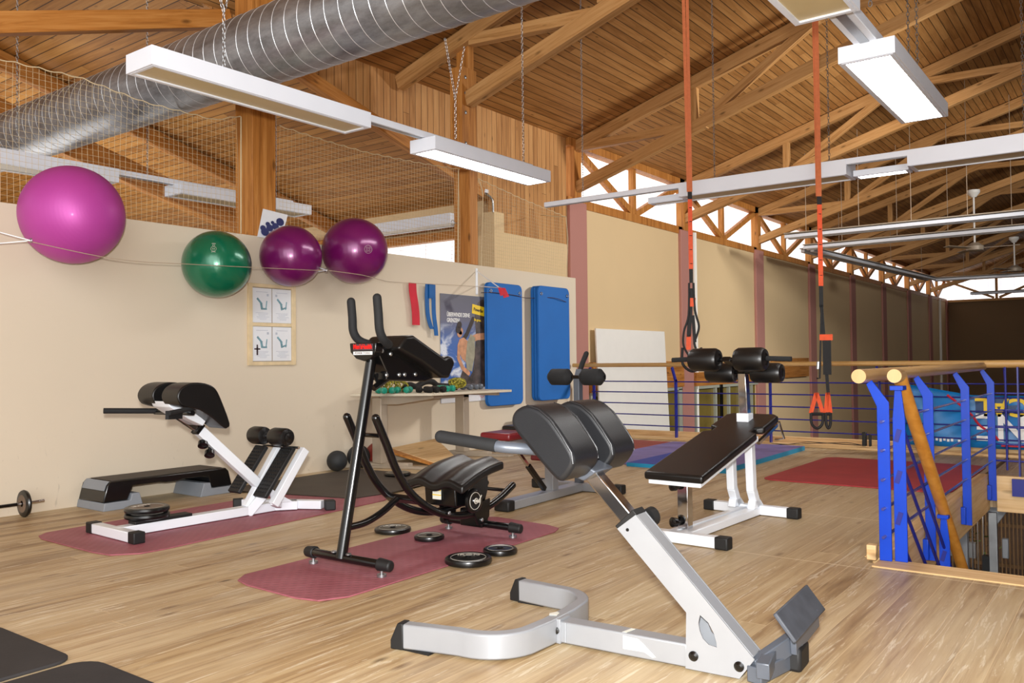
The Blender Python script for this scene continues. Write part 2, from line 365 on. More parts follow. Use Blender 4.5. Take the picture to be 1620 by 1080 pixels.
def beam(name, p, q, w, h, mat, parent=None):
    p = Vector(p); q = Vector(q); d = (q-p).normalized(); up = Vector((0, 0, 1)) if abs(d.z) < .98 else Vector((1, 0, 0))
    y = up.cross(d).normalized(); z = d.cross(y); m = MB(); m.box(((q-p).length/2, 0, 0), ((q-p).length, w, h))
    o = m.build(name, mat, parent, bevel=.006); R = Matrix((d, y, z)).transposed().to_4x4(); o.matrix_basis = Matrix.Translation(p) @ R
    return o
def closed(P, k=3):
    n = len(P); out = []
    for i in range(n):
        a, b, c, d = [Vector((*P[(i+q) % n], 0)) for q in (-1, 0, 1, 2)]
        for j in range(k):
            t = j/k; v = .5*((2*b)+(c-a)*t+(2*a-5*b+4*c-d)*t*t+(3*b-a-3*c+d)*t**3); out.append((v.x, v.y))
    return out
def thing(name, label, cat, loc=(0, 0, 0), rz=0, group=None):
    o = bpy.data.objects.new(name, None); o.empty_display_size = .1; COL.objects.link(o)
    o.location = loc; o.rotation_euler = (0, 0, math.radians(rz)); o['label'] = label; o['category'] = cat
    if group: o['group'] = group
    return o
def tag(o, label, cat, group=None, kind=None):
    o['label'] = label; o['category'] = cat
    if group: o['group'] = group
    if kind: o['kind'] = kind
    return o
def struct(o, label=None):
    o['kind'] = 'structure'
    if label: o['label'] = label
    return o
def smooth(pts, k=6):
    P = [Vector(p) for p in pts]; out = []
    for i in range(len(P)-1):
        a = P[max(0, i-1)]; b = P[i]; c = P[i+1]; d = P[min(len(P)-1, i+2)]
        for j in range(k):
            t = j/k; out.append(.5*((2*b)+(c-a)*t+(2*a-5*b+4*c-d)*t*t+(3*b-a-3*c+d)*t**3))
    out.append(P[-1]); return out
def text(body, size, loc, rot, mat, parent, name='lettering', sx=1, ext=.0008, align='CENTER', mirror=False):
    cu = bpy.data.curves.new(name, 'FONT'); cu.body = body; cu.size = size; cu.extrude = ext; cu.align_x = align; cu.align_y = 'CENTER'; cu.offset = size*.02
    cu.materials.append(M[mat]); tmp = bpy.data.objects.new(name, cu)
    COL.objects.link(tmp); dg = bpy.context.evaluated_depsgraph_get(); me = bpy.data.meshes.new_from_object(tmp.evaluated_get(dg), depsgraph=dg)
    bpy.data.objects.remove(tmp); me.name = name
    if not me.materials: me.materials.append(M[mat])
    o = bpy.data.objects.new(name, me); COL.objects.link(o)
    o.location = loc; o.rotation_euler = rot; o.scale = (-sx if mirror else sx, 1, 1)
    if parent: o.parent = parent
    return o
def copy_thing(src, loc, rz, label, group=None):
    r = src.copy(); COL.objects.link(r); r.location = loc; r.rotation_euler = (0, 0, math.radians(rz)); r['label'] = label
    if group: r['group'] = group
    for ch in list(src.children):
        c = ch.copy(); COL.objects.link(c); c.parent = r
        for g in list(ch.children): d = g.copy(); COL.objects.link(d); d.parent = c
    return r
# ------------------------------------------------------------------ camera
H = 1.0
cam = bpy.data.cameras.new('camera'); cam.sensor_width = 36; cam.lens = 1341.96/1620*36; cam.clip_end = 200; cam.clip_start = .05
co = bpy.data.objects.new('camera', cam); COL.objects.link(co)
Rw = Matrix(((0.59786707, -0.01134813, -0.80151493), (-0.80152375, -0.02181926, -0.59756472), (-0.01070722, 0.99969752, -0.02214081)))
co.matrix_world = Matrix.Translation((0, 0, H)) @ Rw.to_4x4()
bpy.context.scene.camera = co
# ------------------------------------------------------------------ room shell
YP = 6.083; YW = 7.2; RX = 9.45; HX0 = 4.35; HX1 = 8.1; HY = 1.065; ZL = -2.8
def ceilz(y): return 4.47+.30*(YW-y)
def wingz(x): return 3.72-.27*(x-7.5)
f = MB()
f.span((-3, HY+.04, -.27), (RX+.35, YP+.12, 0)); f.span((-3, -6, -.27), (HX0, HY+.04, 0)); f.span((HX1, -6, -.27), (RX+.35, HY, 0))
struct(f.build('floor', 'floor'))
f = MB(); f.span((-3, -20, ZL-.1), (46, 18, ZL)); struct(f.build('floor', 'concrete'), 'dark hall floor below the gallery')
w = MB(); w.span((-3, YP, -.3), (9.6, YP+.12, 2.09)); struct(w.build('wall_left', 'peach', bevel=.004))
# outer wall under the clerestory
w = MB(); w.span((9.27, YW, ZL), (43.2, YW+.2, 2.8)); w.span((9.27, YW, 2.8), (9.5, YW+.2, 3.07)); w.span((11.1, YW, 2.8), (43.2, YW+.2, 3.5))
struct(w.build('wall_back', 'peach2'))
# timber cladding of the gable above the wing opening
w = MB()
pts = [(4.72, 4.47), (11.12, 4.47), (11.12, 2.8), (9.5, 2.8), (9.5, 3.07), (9.27, 3.07), (9.27, wingz(9.27)), (4.72, 4.47)]
w.ext([(x, YW, z) for x, z in pts[:-1]], (0, .1, 0))
w.ext([(-6, YW, 4.47), (4.72, 4.47+0 and YW, 4.47), (-6, YW, 7.4)], (0, .1, 0))
struct(w.build('wall_gable', 'cladZ'))
w = MB(); w.span((9.27, YW+.2, ZL), (9.4, 18, 1.9)); w.span((9.27, YW+.2, 2.78), (9.4, 18, 3.3)); w.span((9.27, YW+.2, 1.9), (9.4, 7.56, 2.78)); struct(w.build('wall_wing', 'peach2'))
w = MB(); w.span((-6, 18, ZL), (9.4, 18.1, 7.5)); struct(w.build('wall_far', 'ceilX'))
w = MB(); w.span((-3, -20.2, ZL), (43, -20, 4.4)); struct(w.build('wall_right', 'brownwall'))
w = MB(); w.span((43, -20, ZL), (43.2, YW+.2, 3.5)); struct(w.build('wall_end', 'brownwall'))
# end gable above its window band
w = MB(); w.ext([(43.05, YW, 4.47), (43.05, -6, ceilz(-6)), (43.05, -20, 4.4), ], (.1, 0, 0)); struct(w.build('wall_gable', 'ceilX'))
# ceilings
c = MB(); c.ext([(-6, YW+.05, ceilz(YW+.05)), (-6, -6, ceilz(-6)), (-6, -6, ceilz(-6)+.1), (-6, YW+.05, ceilz(YW+.05)+.1)], (49.4, 0, 0)); struct(c.build('ceiling', 'ceilX'))
c = MB(); c.ext([(-6, -6, ceilz(-6)), (-6, -20, 4.3), (-6, -20, 4.4), (-6, -6, ceilz(-6)+.1)], (49.4, 0, 0)); struct(c.build('ceiling', 'ceilX'))
c = MB(); c.ext([(-6, YW+.02, wingz(-6)), (9.5, YW+.02, wingz(9.5)), (9.5, YW+.02, wingz(9.5)+.1), (-6, YW+.02, wingz(-6)+.1)], (0, 11, 0)); struct(c.build('ceiling', 'ceilY'))
# pilasters
PX = [11.38, 15.33, 19.28, 23.2, 27.2, 31.1, 35, 39, 42.8]
for i, x in enumerate(PX):
    m = MB(); m.span((x-.25, YW-.06, ZL), (x+.25, YW, 3.5)); struct(m.build('trim_%d' % (i+1), 'pink', bevel=.01), 'pink pilaster on the long hall wall')
for x, y in ((15.62, 7.1), (40.9, 7.1)):
    m = MB(); m.tube([(x+.08, YW-.05, ZL), (x+.08, YW-.05, 3.5)], .05, 8); struct(m.build('trim_20', 'panelwhite'), 'pale downpipe beside a pink pilaster')
# clerestory windows with their timber lattice, one per bay
for i in range(len(PX)-1):
    a, b = PX[i], PX[i+1]; mid = (a+b)/2
    wd = thing('window_%d' % (i+1), 'clerestory bay %d of the long wall with timber lattice' % (i+1), 'window'); wd['kind'] = 'structure'
    del wd['category']
    m = MB(); m.span((a-(.35 if i == 0 else 0), YW+.14, 3.5), (b, YW+.16, 4.5)); m.build('pane', 'day', wd)
    m = MB()
    m.span((a-.25, YW-.02, 3.42), (b, YW+.12, 3.56)); m.span((a-.25, YW-.06, 4.36), (b, YW+.12, 4.5))
    m.span((a-.1, YW-.055, 3.5), (a+.1, YW+.105, 4.42)); m.span((mid-.05, YW, 3.55), (mid+.05, YW+.1, 4.38))
    m.bar((a+.1, YW+.04, 4.36), (mid-.02, YW+.04, 3.56), .09, .11); m.bar((b-.1, YW+.04, 4.36), (mid+.02, YW+.04, 3.56), .09, .11)
    m.build('window_frame', 'woodZ', wd)
wd = thing('window_20', 'window band above the end wall', 'window'); wd['kind'] = 'structure'; del wd['category']
m = MB(); m.span((43.0, -20, 3.5), (43.02, YW, 4.5)); m.build('pane', 'dayY', wd)
m = MB(); m.span((42.85, -20, 3.42), (42.99, YW, 3.52)); m.span((42.85, -20, 4.4), (42.99, YW, 4.52))
for y in (5.2, 1.2, -2.8, -6.8):
    m.span((42.86, y-.05, 3.5), (42.98, y+.05, 4.45)); m.bar((42.92, y+2, 4.4), (42.92, y+.1, 3.55), .09, .1); m.bar((42.92, y-2, 4.4), (42.92, y-.1, 3.55), .09, .1)
m.build('window_frame', 'trussY', wd)
wd = thing('window_21', 'bright window band of the wing behind the nets', 'window'); wd['kind'] = 'structure'; del wd['category']
m = MB(); m.span((9.33, 7.56, 1.9), (9.36, 18, 2.74)); m.build('pane', 'dayY', wd)
m = MB(); m.span((9.18, 7.5, 2.74), (9.3, 18, 2.86)); m.span((9.14, 7.5, 2.9), (9.27, 18, 2.98)); m.build('window_frame', 'woodY', wd)
# low windows of the hall below, seen through the railing
wd = thing('window_22', 'low hall window between two pink pilasters', 'window'); wd['kind'] = 'structure'; del wd['category']
m = MB(); m.span((15.6, YW-.03, -.6), (18.9, YW-.01, .42)); m.build('pane', 'olive', wd)
m = MB()
for z in (-.6, .42): m.span((15.6, YW-.09, z-.03), (18.95, YW-.02, z+.03))
for x in (15.65, 16.6, 17.3, 17.95, 18.6): m.span((x-.04, YW-.08, -.6), (x+.04, YW-.02, .42))
m.build('window_frame', 'frame', wd)
m = MB(); m.span((15.6, YW-.1, .45), (19.0, YW-.02, .72)); m.build('lintel', 'woodX', wd)
m = MB(); m.span((16.75, YW-.13, -.62), (16.83, YW-.09, .45)); m.build('post', 'black', wd)
wd = thing('window_23', 'small dark panelled hatch on the hall wall', 'window'); wd['kind'] = 'structure'; del wd['category']
m = MB(); m.span((20.0, YW-.1, .5), (22.6, YW-.02, .98)); m.build('lintel', 'woodX', wd)
wd = thing('window_24', 'window end beside the leaning white board', 'window'); wd['kind'] = 'structure'; del wd['category']
m = MB(); m.span((11.7, YW-.04, -.6), (14.9, YW-.02, .42)); m.build('pane', 'olive', wd)
m = MB(); m.span((11.65, YW-.08, -.62), (11.72, YW-.02, .42)); m.span((14.85, YW-.08, -.62), (15.0, YW-.02, .42)); m.span((11.7, YW-.08, .40), (15.0, YW-.03, .46)); m.build('window_frame', 'frame', wd)
m = MB(); m.span((11.7, YW-.1, .46), (15.05, YW-.02, .95)); m.build('lintel', 'woodX', wd)
# floor edge beams of the gallery
m = MB(); m.span((RX+.25, -6, -.42), (RX+.38, YP, .085)); struct(m.build('trim_30', 'pineY', bevel=.006), 'pale kerb beam under the far railing')
m = MB(); m.span((RX+.06, -6, 0), (RX+.25, YP, .03)); struct(m.build('trim_31', 'pineY', bevel=.004), 'low pale sill board under the far railing')
m = MB(); m.span((HX0+.11, HY-.0, -.29), (HX1, HY+.08, .004)); struct(m.build('trim_32', 'pineX', bevel=.004), 'glulam edge beam along the stair opening')
m = MB(); m.span((HX1-.08, -6, -.29), (HX1, HY-.06, .005)); struct(m.build('trim_33', 'pineY', bevel=.004), 'glulam edge beam at the far end of the stair opening')
m = MB(); m.span((HX0-.08, -6, -.28), (HX0+.10, HY-.0, .006)); struct(m.build('trim_34', 'pineY', bevel=.004), 'pale edge board of the stair opening')
m = MB(); m.span((4.40, 1.075, 0.001), (4.45, 1.12, .075)); tag(m.build('wood_block', 'pineY', bevel=.004), 'small pale timber block on the floor beside the first blue post', 'block')
# ------------------------------------------------------------------ trusses
def truss(x, label, y0=YW, first=False):
    t = thing('roof_truss', label, 'roof truss')
    y1 = -6
    lo = lambda y: 3.72+.30*(YW-y)
    up = lambda y: ceilz(y)-.12
    beam('upper_chord', (x, y0+(.0 if first else .05), up(y0)), (x, y1, up(y1)), .12, .18, 'trussX', t)
    yb = YP if first else YW
    beam('lower_chord', (x, yb, lo(yb)-(.1 if first else 0)), (x, y1, lo(y1)), .12, .17, 'trussX', t)
    beam('tie', (x, yb-.05, 4.36 if not first else 4.62), (x, 4.95 if not first else 4.4, 4.36 if not first else 4.5), .105, .13, 'trussX', t)
    for y in (5.15 if not first else 4.3, 1.3, -2.6): beam('post', (x, y, lo(y)), (x, y, up(y)), .11, .1, 'trussX', t)
    for a, b in ((5.0 if not first else 4.1, 3.3), (1.15, -.4), (1.4, 3.2)): beam('brace', (x, a, lo(a)+.05), (x, b, up(b)), .09, .12, 'trussX', t)
    return t
truss(7.38, 'nearest timber roof truss, joined to the bolted column behind the nets', 7.16, True)
ordn = ['first', 'second', 'third', 'fourth', 'fifth', 'sixth', 'seventh', 'eighth']
for i, x in enumerate(PX[:8]): truss(x, 'timber roof truss above the %s pink pilaster from the blue hanging mats' % ordn[i])
tag(beam('rafter', (5.0, YW-.07, wingz(5.0)-.09), (8.9, YW-.07, wingz(8.9)-.09), .12, .14, 'woodX'), 'dark sloping rafter along the lower edge of the timber gable', 'rafter')
tag(beam('roof_beam', (1.5, 6.35, 3.02), (4.42, 6.35, 4.0), .12, .15, 'woodX'), 'orange timber beam crossing above the left net and behind the duct', 'beam')
t = thing('wing_roof_truss', 'timber truss of the side wing behind the nets', 'roof truss')
beam('upper_chord', (1, 10.4, wingz(1)-.12), (9.2, 10.4, wingz(9.2)-.12), .12, .2, 'woodX', t)
beam('lower_chord', (3.4, 10.4, 4.1), (7.8, 10.4, 2.9), .14, .3, 'woodX', t)
m = MB(); m.bar((4.15, 8.5, 2.62), (4.15, 8.5, -2.8), .2, .2); m.build('post', 'woodZ', t)
# columns
def bolt(m, c, ax, r=.012): m.lathe([(r*1.2, 0), (r*1.2, .004), (r*.8, .008), (0, .01)], c, ax, 10)
m = MB(); m.span((4.47, YP+.0, 2.091), (4.715, YP+.24, 4.75)); col1 = thing('timber_column', 'broad orange timber column between the two nets, a paper pinned to it', 'column')
m.build('shaft', 'woodZ', col1, bevel=.006)
col2 = thing('timber_column', 'tall timber column with steel bolts beside the hanging blue mats', 'column')
m = MB(); m.span((7.39, YP, 2.091), (7.53, YP+.24, 4.32)); m.span((7.41, YP+.02, 4.3), (7.51, YP+.2, 4.8)); m.build('shaft', 'woodZ', col2, bevel=.006)
m = MB(); m.span((7.27, YP-.0, 3.15), (7.388, YP+.18, 4.32)); m.build('side_board', 'woodZ', col2, bevel=.004)
m = MB()
for z in (3.45, 3.8, 4.02, 4.2): bolt(m, (7.33, YP-.0, z), (0, -1, 0), .018)
m.build('bolt', 'steel', col2)
# ------------------------------------------------------------------ duct
d = thing('ventilation_duct', 'large round galvanised spiral duct crossing under the timber ceiling', 'duct')
m = MB(); cx, cz, r0 = 3.81, 3.27, .26
m.tube([(cx, y, cz) for y in [-1+.65*i for i in range(29)]], r0, 40)
m.build('pipe', 'duct', d)
m = MB()
for i in range(86): m.torus((cx, .2+.13*i, cz), r0+.0005, .0018, (0, 1, 0.06), 48, 4)
m.build('seam', 'seam', d)
m = MB(); m.box((cx-.02, 1.9, cz), (.3, .5, .3)); 
# grille on the duct
g = MB(); R = Matrix.Rotation(math.radians(-35), 3, 'Y')
g.box((cx-.21, 2.95, cz-.12), (.10, .5, .02), Matrix.Rotation(math.radians(60), 3, 'Y')); g.build('grille', 'white', d, bevel=.004)
# ------------------------------------------------------------------ lamps
def fixture(x0, x1, y0, y1, z, lit, label, hgt=.085, group=None):
    t = thing('ceiling_light', label, 'ceiling light', ((x0+x1)/2, (y0+y1)/2, z), 0, group)
    w = x1-x0; l = y1-y0; m = MB(); th = .012
    m.box((-w/2+th/2, 0, hgt/2), (th, l, hgt)); m.box((w/2-th/2, 0, hgt/2), (th, l, hgt)); m.box((0, -l/2+th/2, hgt/2), (w-2*th, th, hgt)); m.box((0, l/2-th/2, hgt/2), (w-2*th, th, hgt)); m.box((0, 0, hgt-.01), (w-2*th, l-2*th, .012))
    m.build('housing', 'whitelamp', t)
    m = MB(); m.box((0, 0, .012), (w-.05, l-.05, .01)); m.build('diffuser', 'lit' if lit else 'diffoff', t)
    m = MB()
    for a in (-1, 1): m.box((a*(w/2-.022), 0, .004), (.018, l-.026, .012)); m.box((0, a*(l/2-.022), .004), (w-.064, .018, .012))
    m.build('trim_frame', 'whitelamp', t)
    return t
fixture(2.46, 4.06, 4.21, 4.47, 2.6, False, 'unlit long white hanging lamp in front of the duct, above the purple balls', .105)
fixture(4.76, 6.31, 4.25, 4.51, 2.6, True, 'glowing white hanging lamp in front of the bolted timber column', .1)
fixture(4.77, 6.28, 1.02, 1.31, 2.6, True, 'large glowing white hanging lamp beside the right orange strap', .09)
fixture(2.6, 4.09, 1.02, 1.32, 2.6, False, 'unlit hanging lamp cut off by the top edge, above the right orange strap', .09)
fixture(7.46, 7.76, 2.0, 3.55, 2.55, False, 'unlit white lamp on the cross track behind both orange straps', .13)
fixture(7.46, 7.76, -.05, 1.52, 2.55, False, 'unlit white lamp on the cross track reaching the right picture edge', .13)
fixture(7.6, 7.76, 1.54, 1.98, 2.55, True, 'glowing lamp tray between the two unlit lamps of the cross track', .05)
fixture(7.6, 7.76, 3.57, 3.95, 2.55, False, 'short unlit tray lamp behind the left end of the cross track', .06)
fixture(1.9, 3.9, 7.2, 7.5, 2.6, False, 'white lamp behind the net and the big pink ball', .12)
fixture(4.5, 6.05, 7.2, 7.48, 2.6, False, 'white lamp behind the timber column with the pinned paper', .1)
fixture(8.05, 8.35, 6.95, 8.5, 2.74, False, 'white lamp in the wing close to the bolted column', .12)
def track(p, q, hangs, label, w=.07, h=.05):
    t = thing('light_track', label, 'light track')
    m = MB(); m.bar(p, q, w, h); m.build('rail', 'whitelamp', t, bevel=.004)
    m = MB(); m.bar((p[0], p[1], p[2]-h/2), (q[0], q[1], q[2]-h/2), w*.4, .008); m.build('groove', 'steel', t)
    for hh in hangs:
        x, y, zb, kind, top = hh
        m = MB()
        if kind == 'v':
            m.chain((x, y, zb+.35), (x, y-.0, zb+.02)); m.chain((x, y, zb+.35), (x-.12, y, top)); m.chain((x, y, zb+.35), (x+.12, y, top))
        else: m.chain((x, y, zb), (x, y, top))
        m.build('chain', 'steel', t)
    return t
track((2.75, 4.4, 2.73), (6.2, 4.4, 2.73), [(3.02, 4.38, 2.75, 'v', 3.5), (5.15, 4.38, 2.75, 'v', 3.55), (6.1, 4.4, 2.75, 's', ceilz(4.4)-.02)], 'white track carrying the two lamps in front of the duct')
track((3.0, 1.17, 2.72), (6.2, 1.17, 2.72), [(4.4, 1.05, 2.73, 's', 4.2), (5.75, 1.1, 2.73, 's', ceilz(1.1)), (5.8, 1.16, 2.73, 's', ceilz(1.1))], 'white track carrying the two lamps above the right orange strap', .12, .06)
track((7.5, 5.12, 2.66), (7.5, -1.6, 2.66), [(7.5, 4.65, 2.68, 's', ceilz(4.65)), (7.5, 3.2, 2.68, 's', ceilz(3.2)), (7.5, 2.15, 2.68, 's', ceilz(2.15)), (7.5, .7, 2.68, 's', ceilz(.7))], 'long white cross track running to the right picture edge')
track((1.0, 7.35, 2.72), (5.9, 7.35, 2.72), [(3.12, 7.35, 2.73, 's', wingz(3.12)), (4.25, 7.35, 2.73, 's', wingz(4.25)), (5.7, 7.35, 2.73, 's', wingz(5.7))], 'white track behind the left net and the pink ball')
# radiant heater strips and thin suspension wires in the far hall
def strip(p, q, label, wires):
    t = thing('radiant_heater', label, 'heater')
    P = Vector(p); Q = Vector(q); dirn = (Q-P).normalized(); sd = Vector((-dirn.y, dirn.x, 0))
    for k in (-1, 1):
        m = MB(); m.bar(P+sd*.11*k, Q+sd*.11*k, .09, .07); m.build('tube', 'whitelamp', t, bevel=.01)
    m = MB(); m.bar(P+Vector((0, 0, .06)), Q+Vector((0, 0, .06)), .36, .02); m.build('reflector', 'deskleg', t)
    for f_ in wires:
        w_ = P+(Q-P)*f_; m = MB(); m.tube([w_+Vector((0, 0, .06)), (w_.x, w_.y, ceilz(w_.y))], .006, 5); m.build('wire', 'wire', t)
strip((16.9, 5.7, 3.4), (16.8, -2, 3.4), 'nearer of the two pale heater strips running to the right edge', (.05, .18, .3, .42, .54, .7))
strip((19.0, 6.0, 3.42), (18.7, -2, 3.42), 'farther of the two pale heater strips running to the right edge', (.1, .24, .36, .5, .6))
strip((19.3, 6.05, 3.4), (29.3, 5.35, 3.4), 'grey heater strip running along the clerestory windows', (.2, .6, .9))
strip((29.6, 5.3, 3.4), (29.9, -3, 3.4), 'far heater strip in front of the end wall window', (.1, .4))
strip((37.3, 5.4, 3.4), (37.1, -3, 3.4), 'lowest far heater strip just above the end wall', (.1, .4))
def fan(x, y, zt, zb, label):
    t = thing('ceiling_fan', label, 'ceiling fan', (x, y, zb))
    m = MB(); m.tube([(0, 0, .1), (0, 0, zt-zb)], .02, 8); m.build('rod', 'panelwhite', t)
    m = MB(); m.lathe([(.05, 0), (.13, .1), (.13, .16)], (0, 0, zt-zb-.16)); m.build('canopy', 'panelwhite', t)
    m = MB(); m.lathe([(.06, -.08), (.17, -.05), (.18, .04), (.08, .12)], (0, 0, 0)); m.build('motor', 'deskleg', t)
    for k in range(3):
        a = 2*PI*k/3+.5; m = MB(); R = Matrix.Rotation(a, 3, 'Z') @ Matrix.Rotation(.15, 3, 'X'); m.box(R @ Vector((.5, 0, 0)), (.75, .13, .012), R); m.build('blade', 'deskleg', t)
fan(21.4, 3.0, 4.7, 3.4, 'white ceiling fan seen between the heater strips')
fan(28.7, 3.0, 4.45, 3.5, 'farther small ceiling fan near the end wall windows')
# ------------------------------------------------------------------ nets on the partition
def net(x0, x1, top, label):
    t = thing('safety_net', label, 'net'); y = YP-.01; st = .042; z0 = 2.09
    def zt(x):
        for (a, za), (b, zb) in zip(top, top[1:]):
            if a <= x <= b: return za+(zb-za)*(x-a)/(b-a)
        return top[-1][1] if x > top[-1][0] else top[0][1]
    m = MB(); n = int((x1-x0)/st)
    for i in range(n+1):
        x = x0+i*st; zz = zt(x); m.tube([(x+.006*math.sin(z*5+x*9), y+.01*math.sin(x*4+z*3), z) for z in [z0+(zz-z0)*k/4 for k in range(5)]], .0013, 3, False)
    zmax = max(z for _, z in top); k = 1
    while z0+k*st < zmax:
        z = z0+k*st; P = []
        for i in range(n+1):
            x = x0+i*st
            if z < zt(x)+.005: P.append((x, y+.01*math.sin(x*4+z*3), z+.006*math.sin(x*6+z*3)))
            else:
                if len(P) > 1: m.tube(P, .0013, 3, False)
                P = []
        if len(P) > 1: m.tube(P, .0013, 3, False)
        k += 1
    m.build('mesh', 'cord', t)
    m = MB(); P = []; L = x1-x0; N = int(L/.05)
    for i in range(N+1): x = x0+L*i/N; P.append((x, y, zt(x)+.008*(1 if i % 3 == 0 else -.2)))
    m.tube(smooth(P, 2), .004, 5); m.build('rope', 'cord', t)
    return t
n1 = net(1.5, 4.345, [(1.5, 3.02), (2.474, 3.04), (3.0, 3.055), (3.5, 2.995), (4.1, 2.995), (4.35, 3.085)], 'beige rope net left of the broad timber column, over the pink ball')
m = MB(); m.tube([(4.345, YP-.012, 2.09), (4.35, YP-.012, 3.08)], .005, 5); m.build('edge_rope', 'cord', n1)
n2 = net(4.75, 7.2, [(4.75, 3.085), (5.3, 3.06), (5.8, 3.05), (6.5, 3.08), (7.2, 3.13)], 'beige rope net between the two timber columns')
m = MB(); m.tube([(7.16, YP-.012, 2.09), (7.18, YP-.012, 3.12)], .006, 5); m.build('edge_rope', 'cord', n2)
n3 = net(7.54, 9.36, [(7.54, 3.08), (8.4, 2.97), (9.36, 2.88)], 'beige rope net right of the bolted column in front of the peach wall')
m = MB(); m.tube(smooth([(7.53, YP-.012, 3.08), (7.6, YP-.02, 2.9), (7.58, YP-.02, 2.5), (7.57, YP-.012, 2.09)], 4), .006, 5); m.build('edge_rope', 'cord', n3)
m = MB(); m.tube([(9.36, YP-.012, 2.09), (9.4, YP-.012, 2.6), (9.36, YP-.012, 2.88), (10.1, YP+.9, 3.1)], .005, 5); m.build('stay_rope', 'cord', n3)
m = MB(); m.torus((7.08, YP-.01, 2.52), .028, .004, (0, 1, 0), 16, 5); m.tube([(7.11, YP-.01, 2.52), (7.16, YP, 2.53)], .004, 5); tag(m.build('screw_eye', 'steel'), 'small steel screw eye on the bolted timber column', 'hook')
# sensor box with conduit on gable
t = thing('sensor_box', 'small white sensor box with a bent grey conduit on the timber gable behind the net', 'sensor', (9.0, YW, 3.31))
m = MB(); m.box((0, -.03, 0), (.16, .06, .05)); m.build('casing', 'whitelamp', t, bevel=.005)
m = MB(); m.tube(smooth([(.08, -.02, -.03), (.17, -.02, -.06), (.22, -.02, -.12), (.225, -.02, -.26)], 4), .014, 8); m.build('conduit', 'steel', t)
# ------------------------------------------------------------------ exercise balls and their cord
def ball(name, c, r, mat, label, logo=None):
    t = thing(name, label, 'exercise ball', c); m = MB(); m.sphere((0, 0, 0), r, 64, 40); m.build('shell', mat, t)
    if logo:
        to = (Vector((0, 0, 1))-Vector(c)).normalized(); up = Vector((0, 0, 1)); right = to.cross(up).normalized(); up2 = right.cross(to)
        dr = (to+right*logo[0]+up2*logo[1]).normalized(); rt = dr.cross(up).normalized(); u2 = rt.cross(dr)
        def ring(m, ox, oy, R, n=24, k=0):
            P = []
            for i in range(n+1):
                a = 2*PI*i/n+k; p = dr*r+rt*(ox+R*math.cos(a))+u2*(oy+R*math.sin(a)); P.append(p.normalized()*(r+.001))
            m.tube(P, .0012, 4, False)
        m = MB()
        if logo[2] == 'four':
            ring(m, 0, 0, .036)
            for a, b, n in ((-.012, .011, 5), (.013, .012, 4), (-.012, -.012, 4), (.012, -.013, 6)): ring(m, a, b, .009, n, .3)
        else:
            ring(m, 0, 0, .02); ring(m, 0, .03, .008); 
            for dy in (.045, -.028): m.tube([(dr*r+rt*x+u2*(dy+.004*math.cos(x*90))).normalized()*(r+.001) for x in (-.015, -.005, .005, .015)], .002, 4)
            for x in (-.008, .0, .008): m.tube([(dr*r+rt*x+u2*y).normalized()*(r+.001) for y in (-.008, .008)], .0014, 4)
        m.build('logo', 'print', t)
    m = MB(); m.lathe([(.012, 0), (.01, .004), (0, .005)], (0, -r+.001, -.03), (0, -1, 0), 12)
    return t
ball('exercise_ball', (2.785, 5.738, 2.004), .325, 'ballpink', 'big matt pink exercise ball at the far left of the wall cord')
ball('exercise_ball', (3.943, 5.82, 1.777), .262, 'ballgreen', 'shiny green exercise ball against the peach wall', (.1, .5, 'pear'))
ball('exercise_ball', (4.664, 5.821, 1.908), .260, 'ballpurple', 'smaller purple exercise ball beside the green one')
ball('exercise_ball', (5.36, 5.78, 2.016), .300, 'ballpurple', 'larger purple exercise ball with a round logo, right of the other balls', (-.42, .06, 'four'))
m = MB()
m.tube(smooth([(2.44, 5.6, 1.78), (2.95, 5.47, 1.70), (3.5, 5.44, 1.71), (4.1, 5.45, 1.735), (4.7, 5.55, 1.77), (4.83, 5.6, 1.787)], 6), .0025, 5)
m.tube(smooth([(4.89, 5.6, 1.787), (5.2, 5.52, 1.765), (5.5, 5.6, 1.75), (5.82, 5.72, 1.757), (6.6, 5.7, 1.78), (7.3, 5.6, 1.787)], 6), .0025, 5)
tag(m.build('ball_cord', 'wire'), 'thin taut cord holding the exercise balls against the peach wall', 'cord')
def bracket(x, z, tip, label):
    t = thing('wall_bracket', label, 'bracket', (x, YP, z))
    m = MB(); m.box((0, -.006, -.05), (.03, .012, .3)); m.build('plate', 'white', t, bevel=.002)
    m = MB(); tt = Vector(tip)-Vector((x, YP, z)); m.bar((0, -.01, .07), tt, .012, .006); m.bar((0, -.01, -.1), tt, .006, .006); m.build('arm', 'white', t)
    m = MB(); m.torus(tt, .014, .003, (1, 0, 0), 14, 5); m.build('eyelet', 'steel', t)
bracket(2.22, 1.86, (2.46, 5.6, 1.785), 'white wall bracket at the left picture edge holding the ball cord')
bracket(4.9, 1.87, (4.86, 5.6, 1.787), 'white wall bracket holding the cord between the two purple balls')
bracket(7.49, 1.95, (7.3, 5.6, 1.787), 'white wall bracket above the poster at the end of the ball cord')
m = MB()
for a, b in ((-.03, .0), (.03, -.02)):
    m.ext([(7.3+a, 5.6, 1.79), (7.34+a, 5.58, 1.79), (7.4+a, 5.57, 1.72+b), (7.33+a, 5.59, 1.70+b)], (0, .004, 0))
tag(m.build('exercise_band', 'redcloth'), 'short red band looped on the bracket in front of the blue mat', 'exercise band')
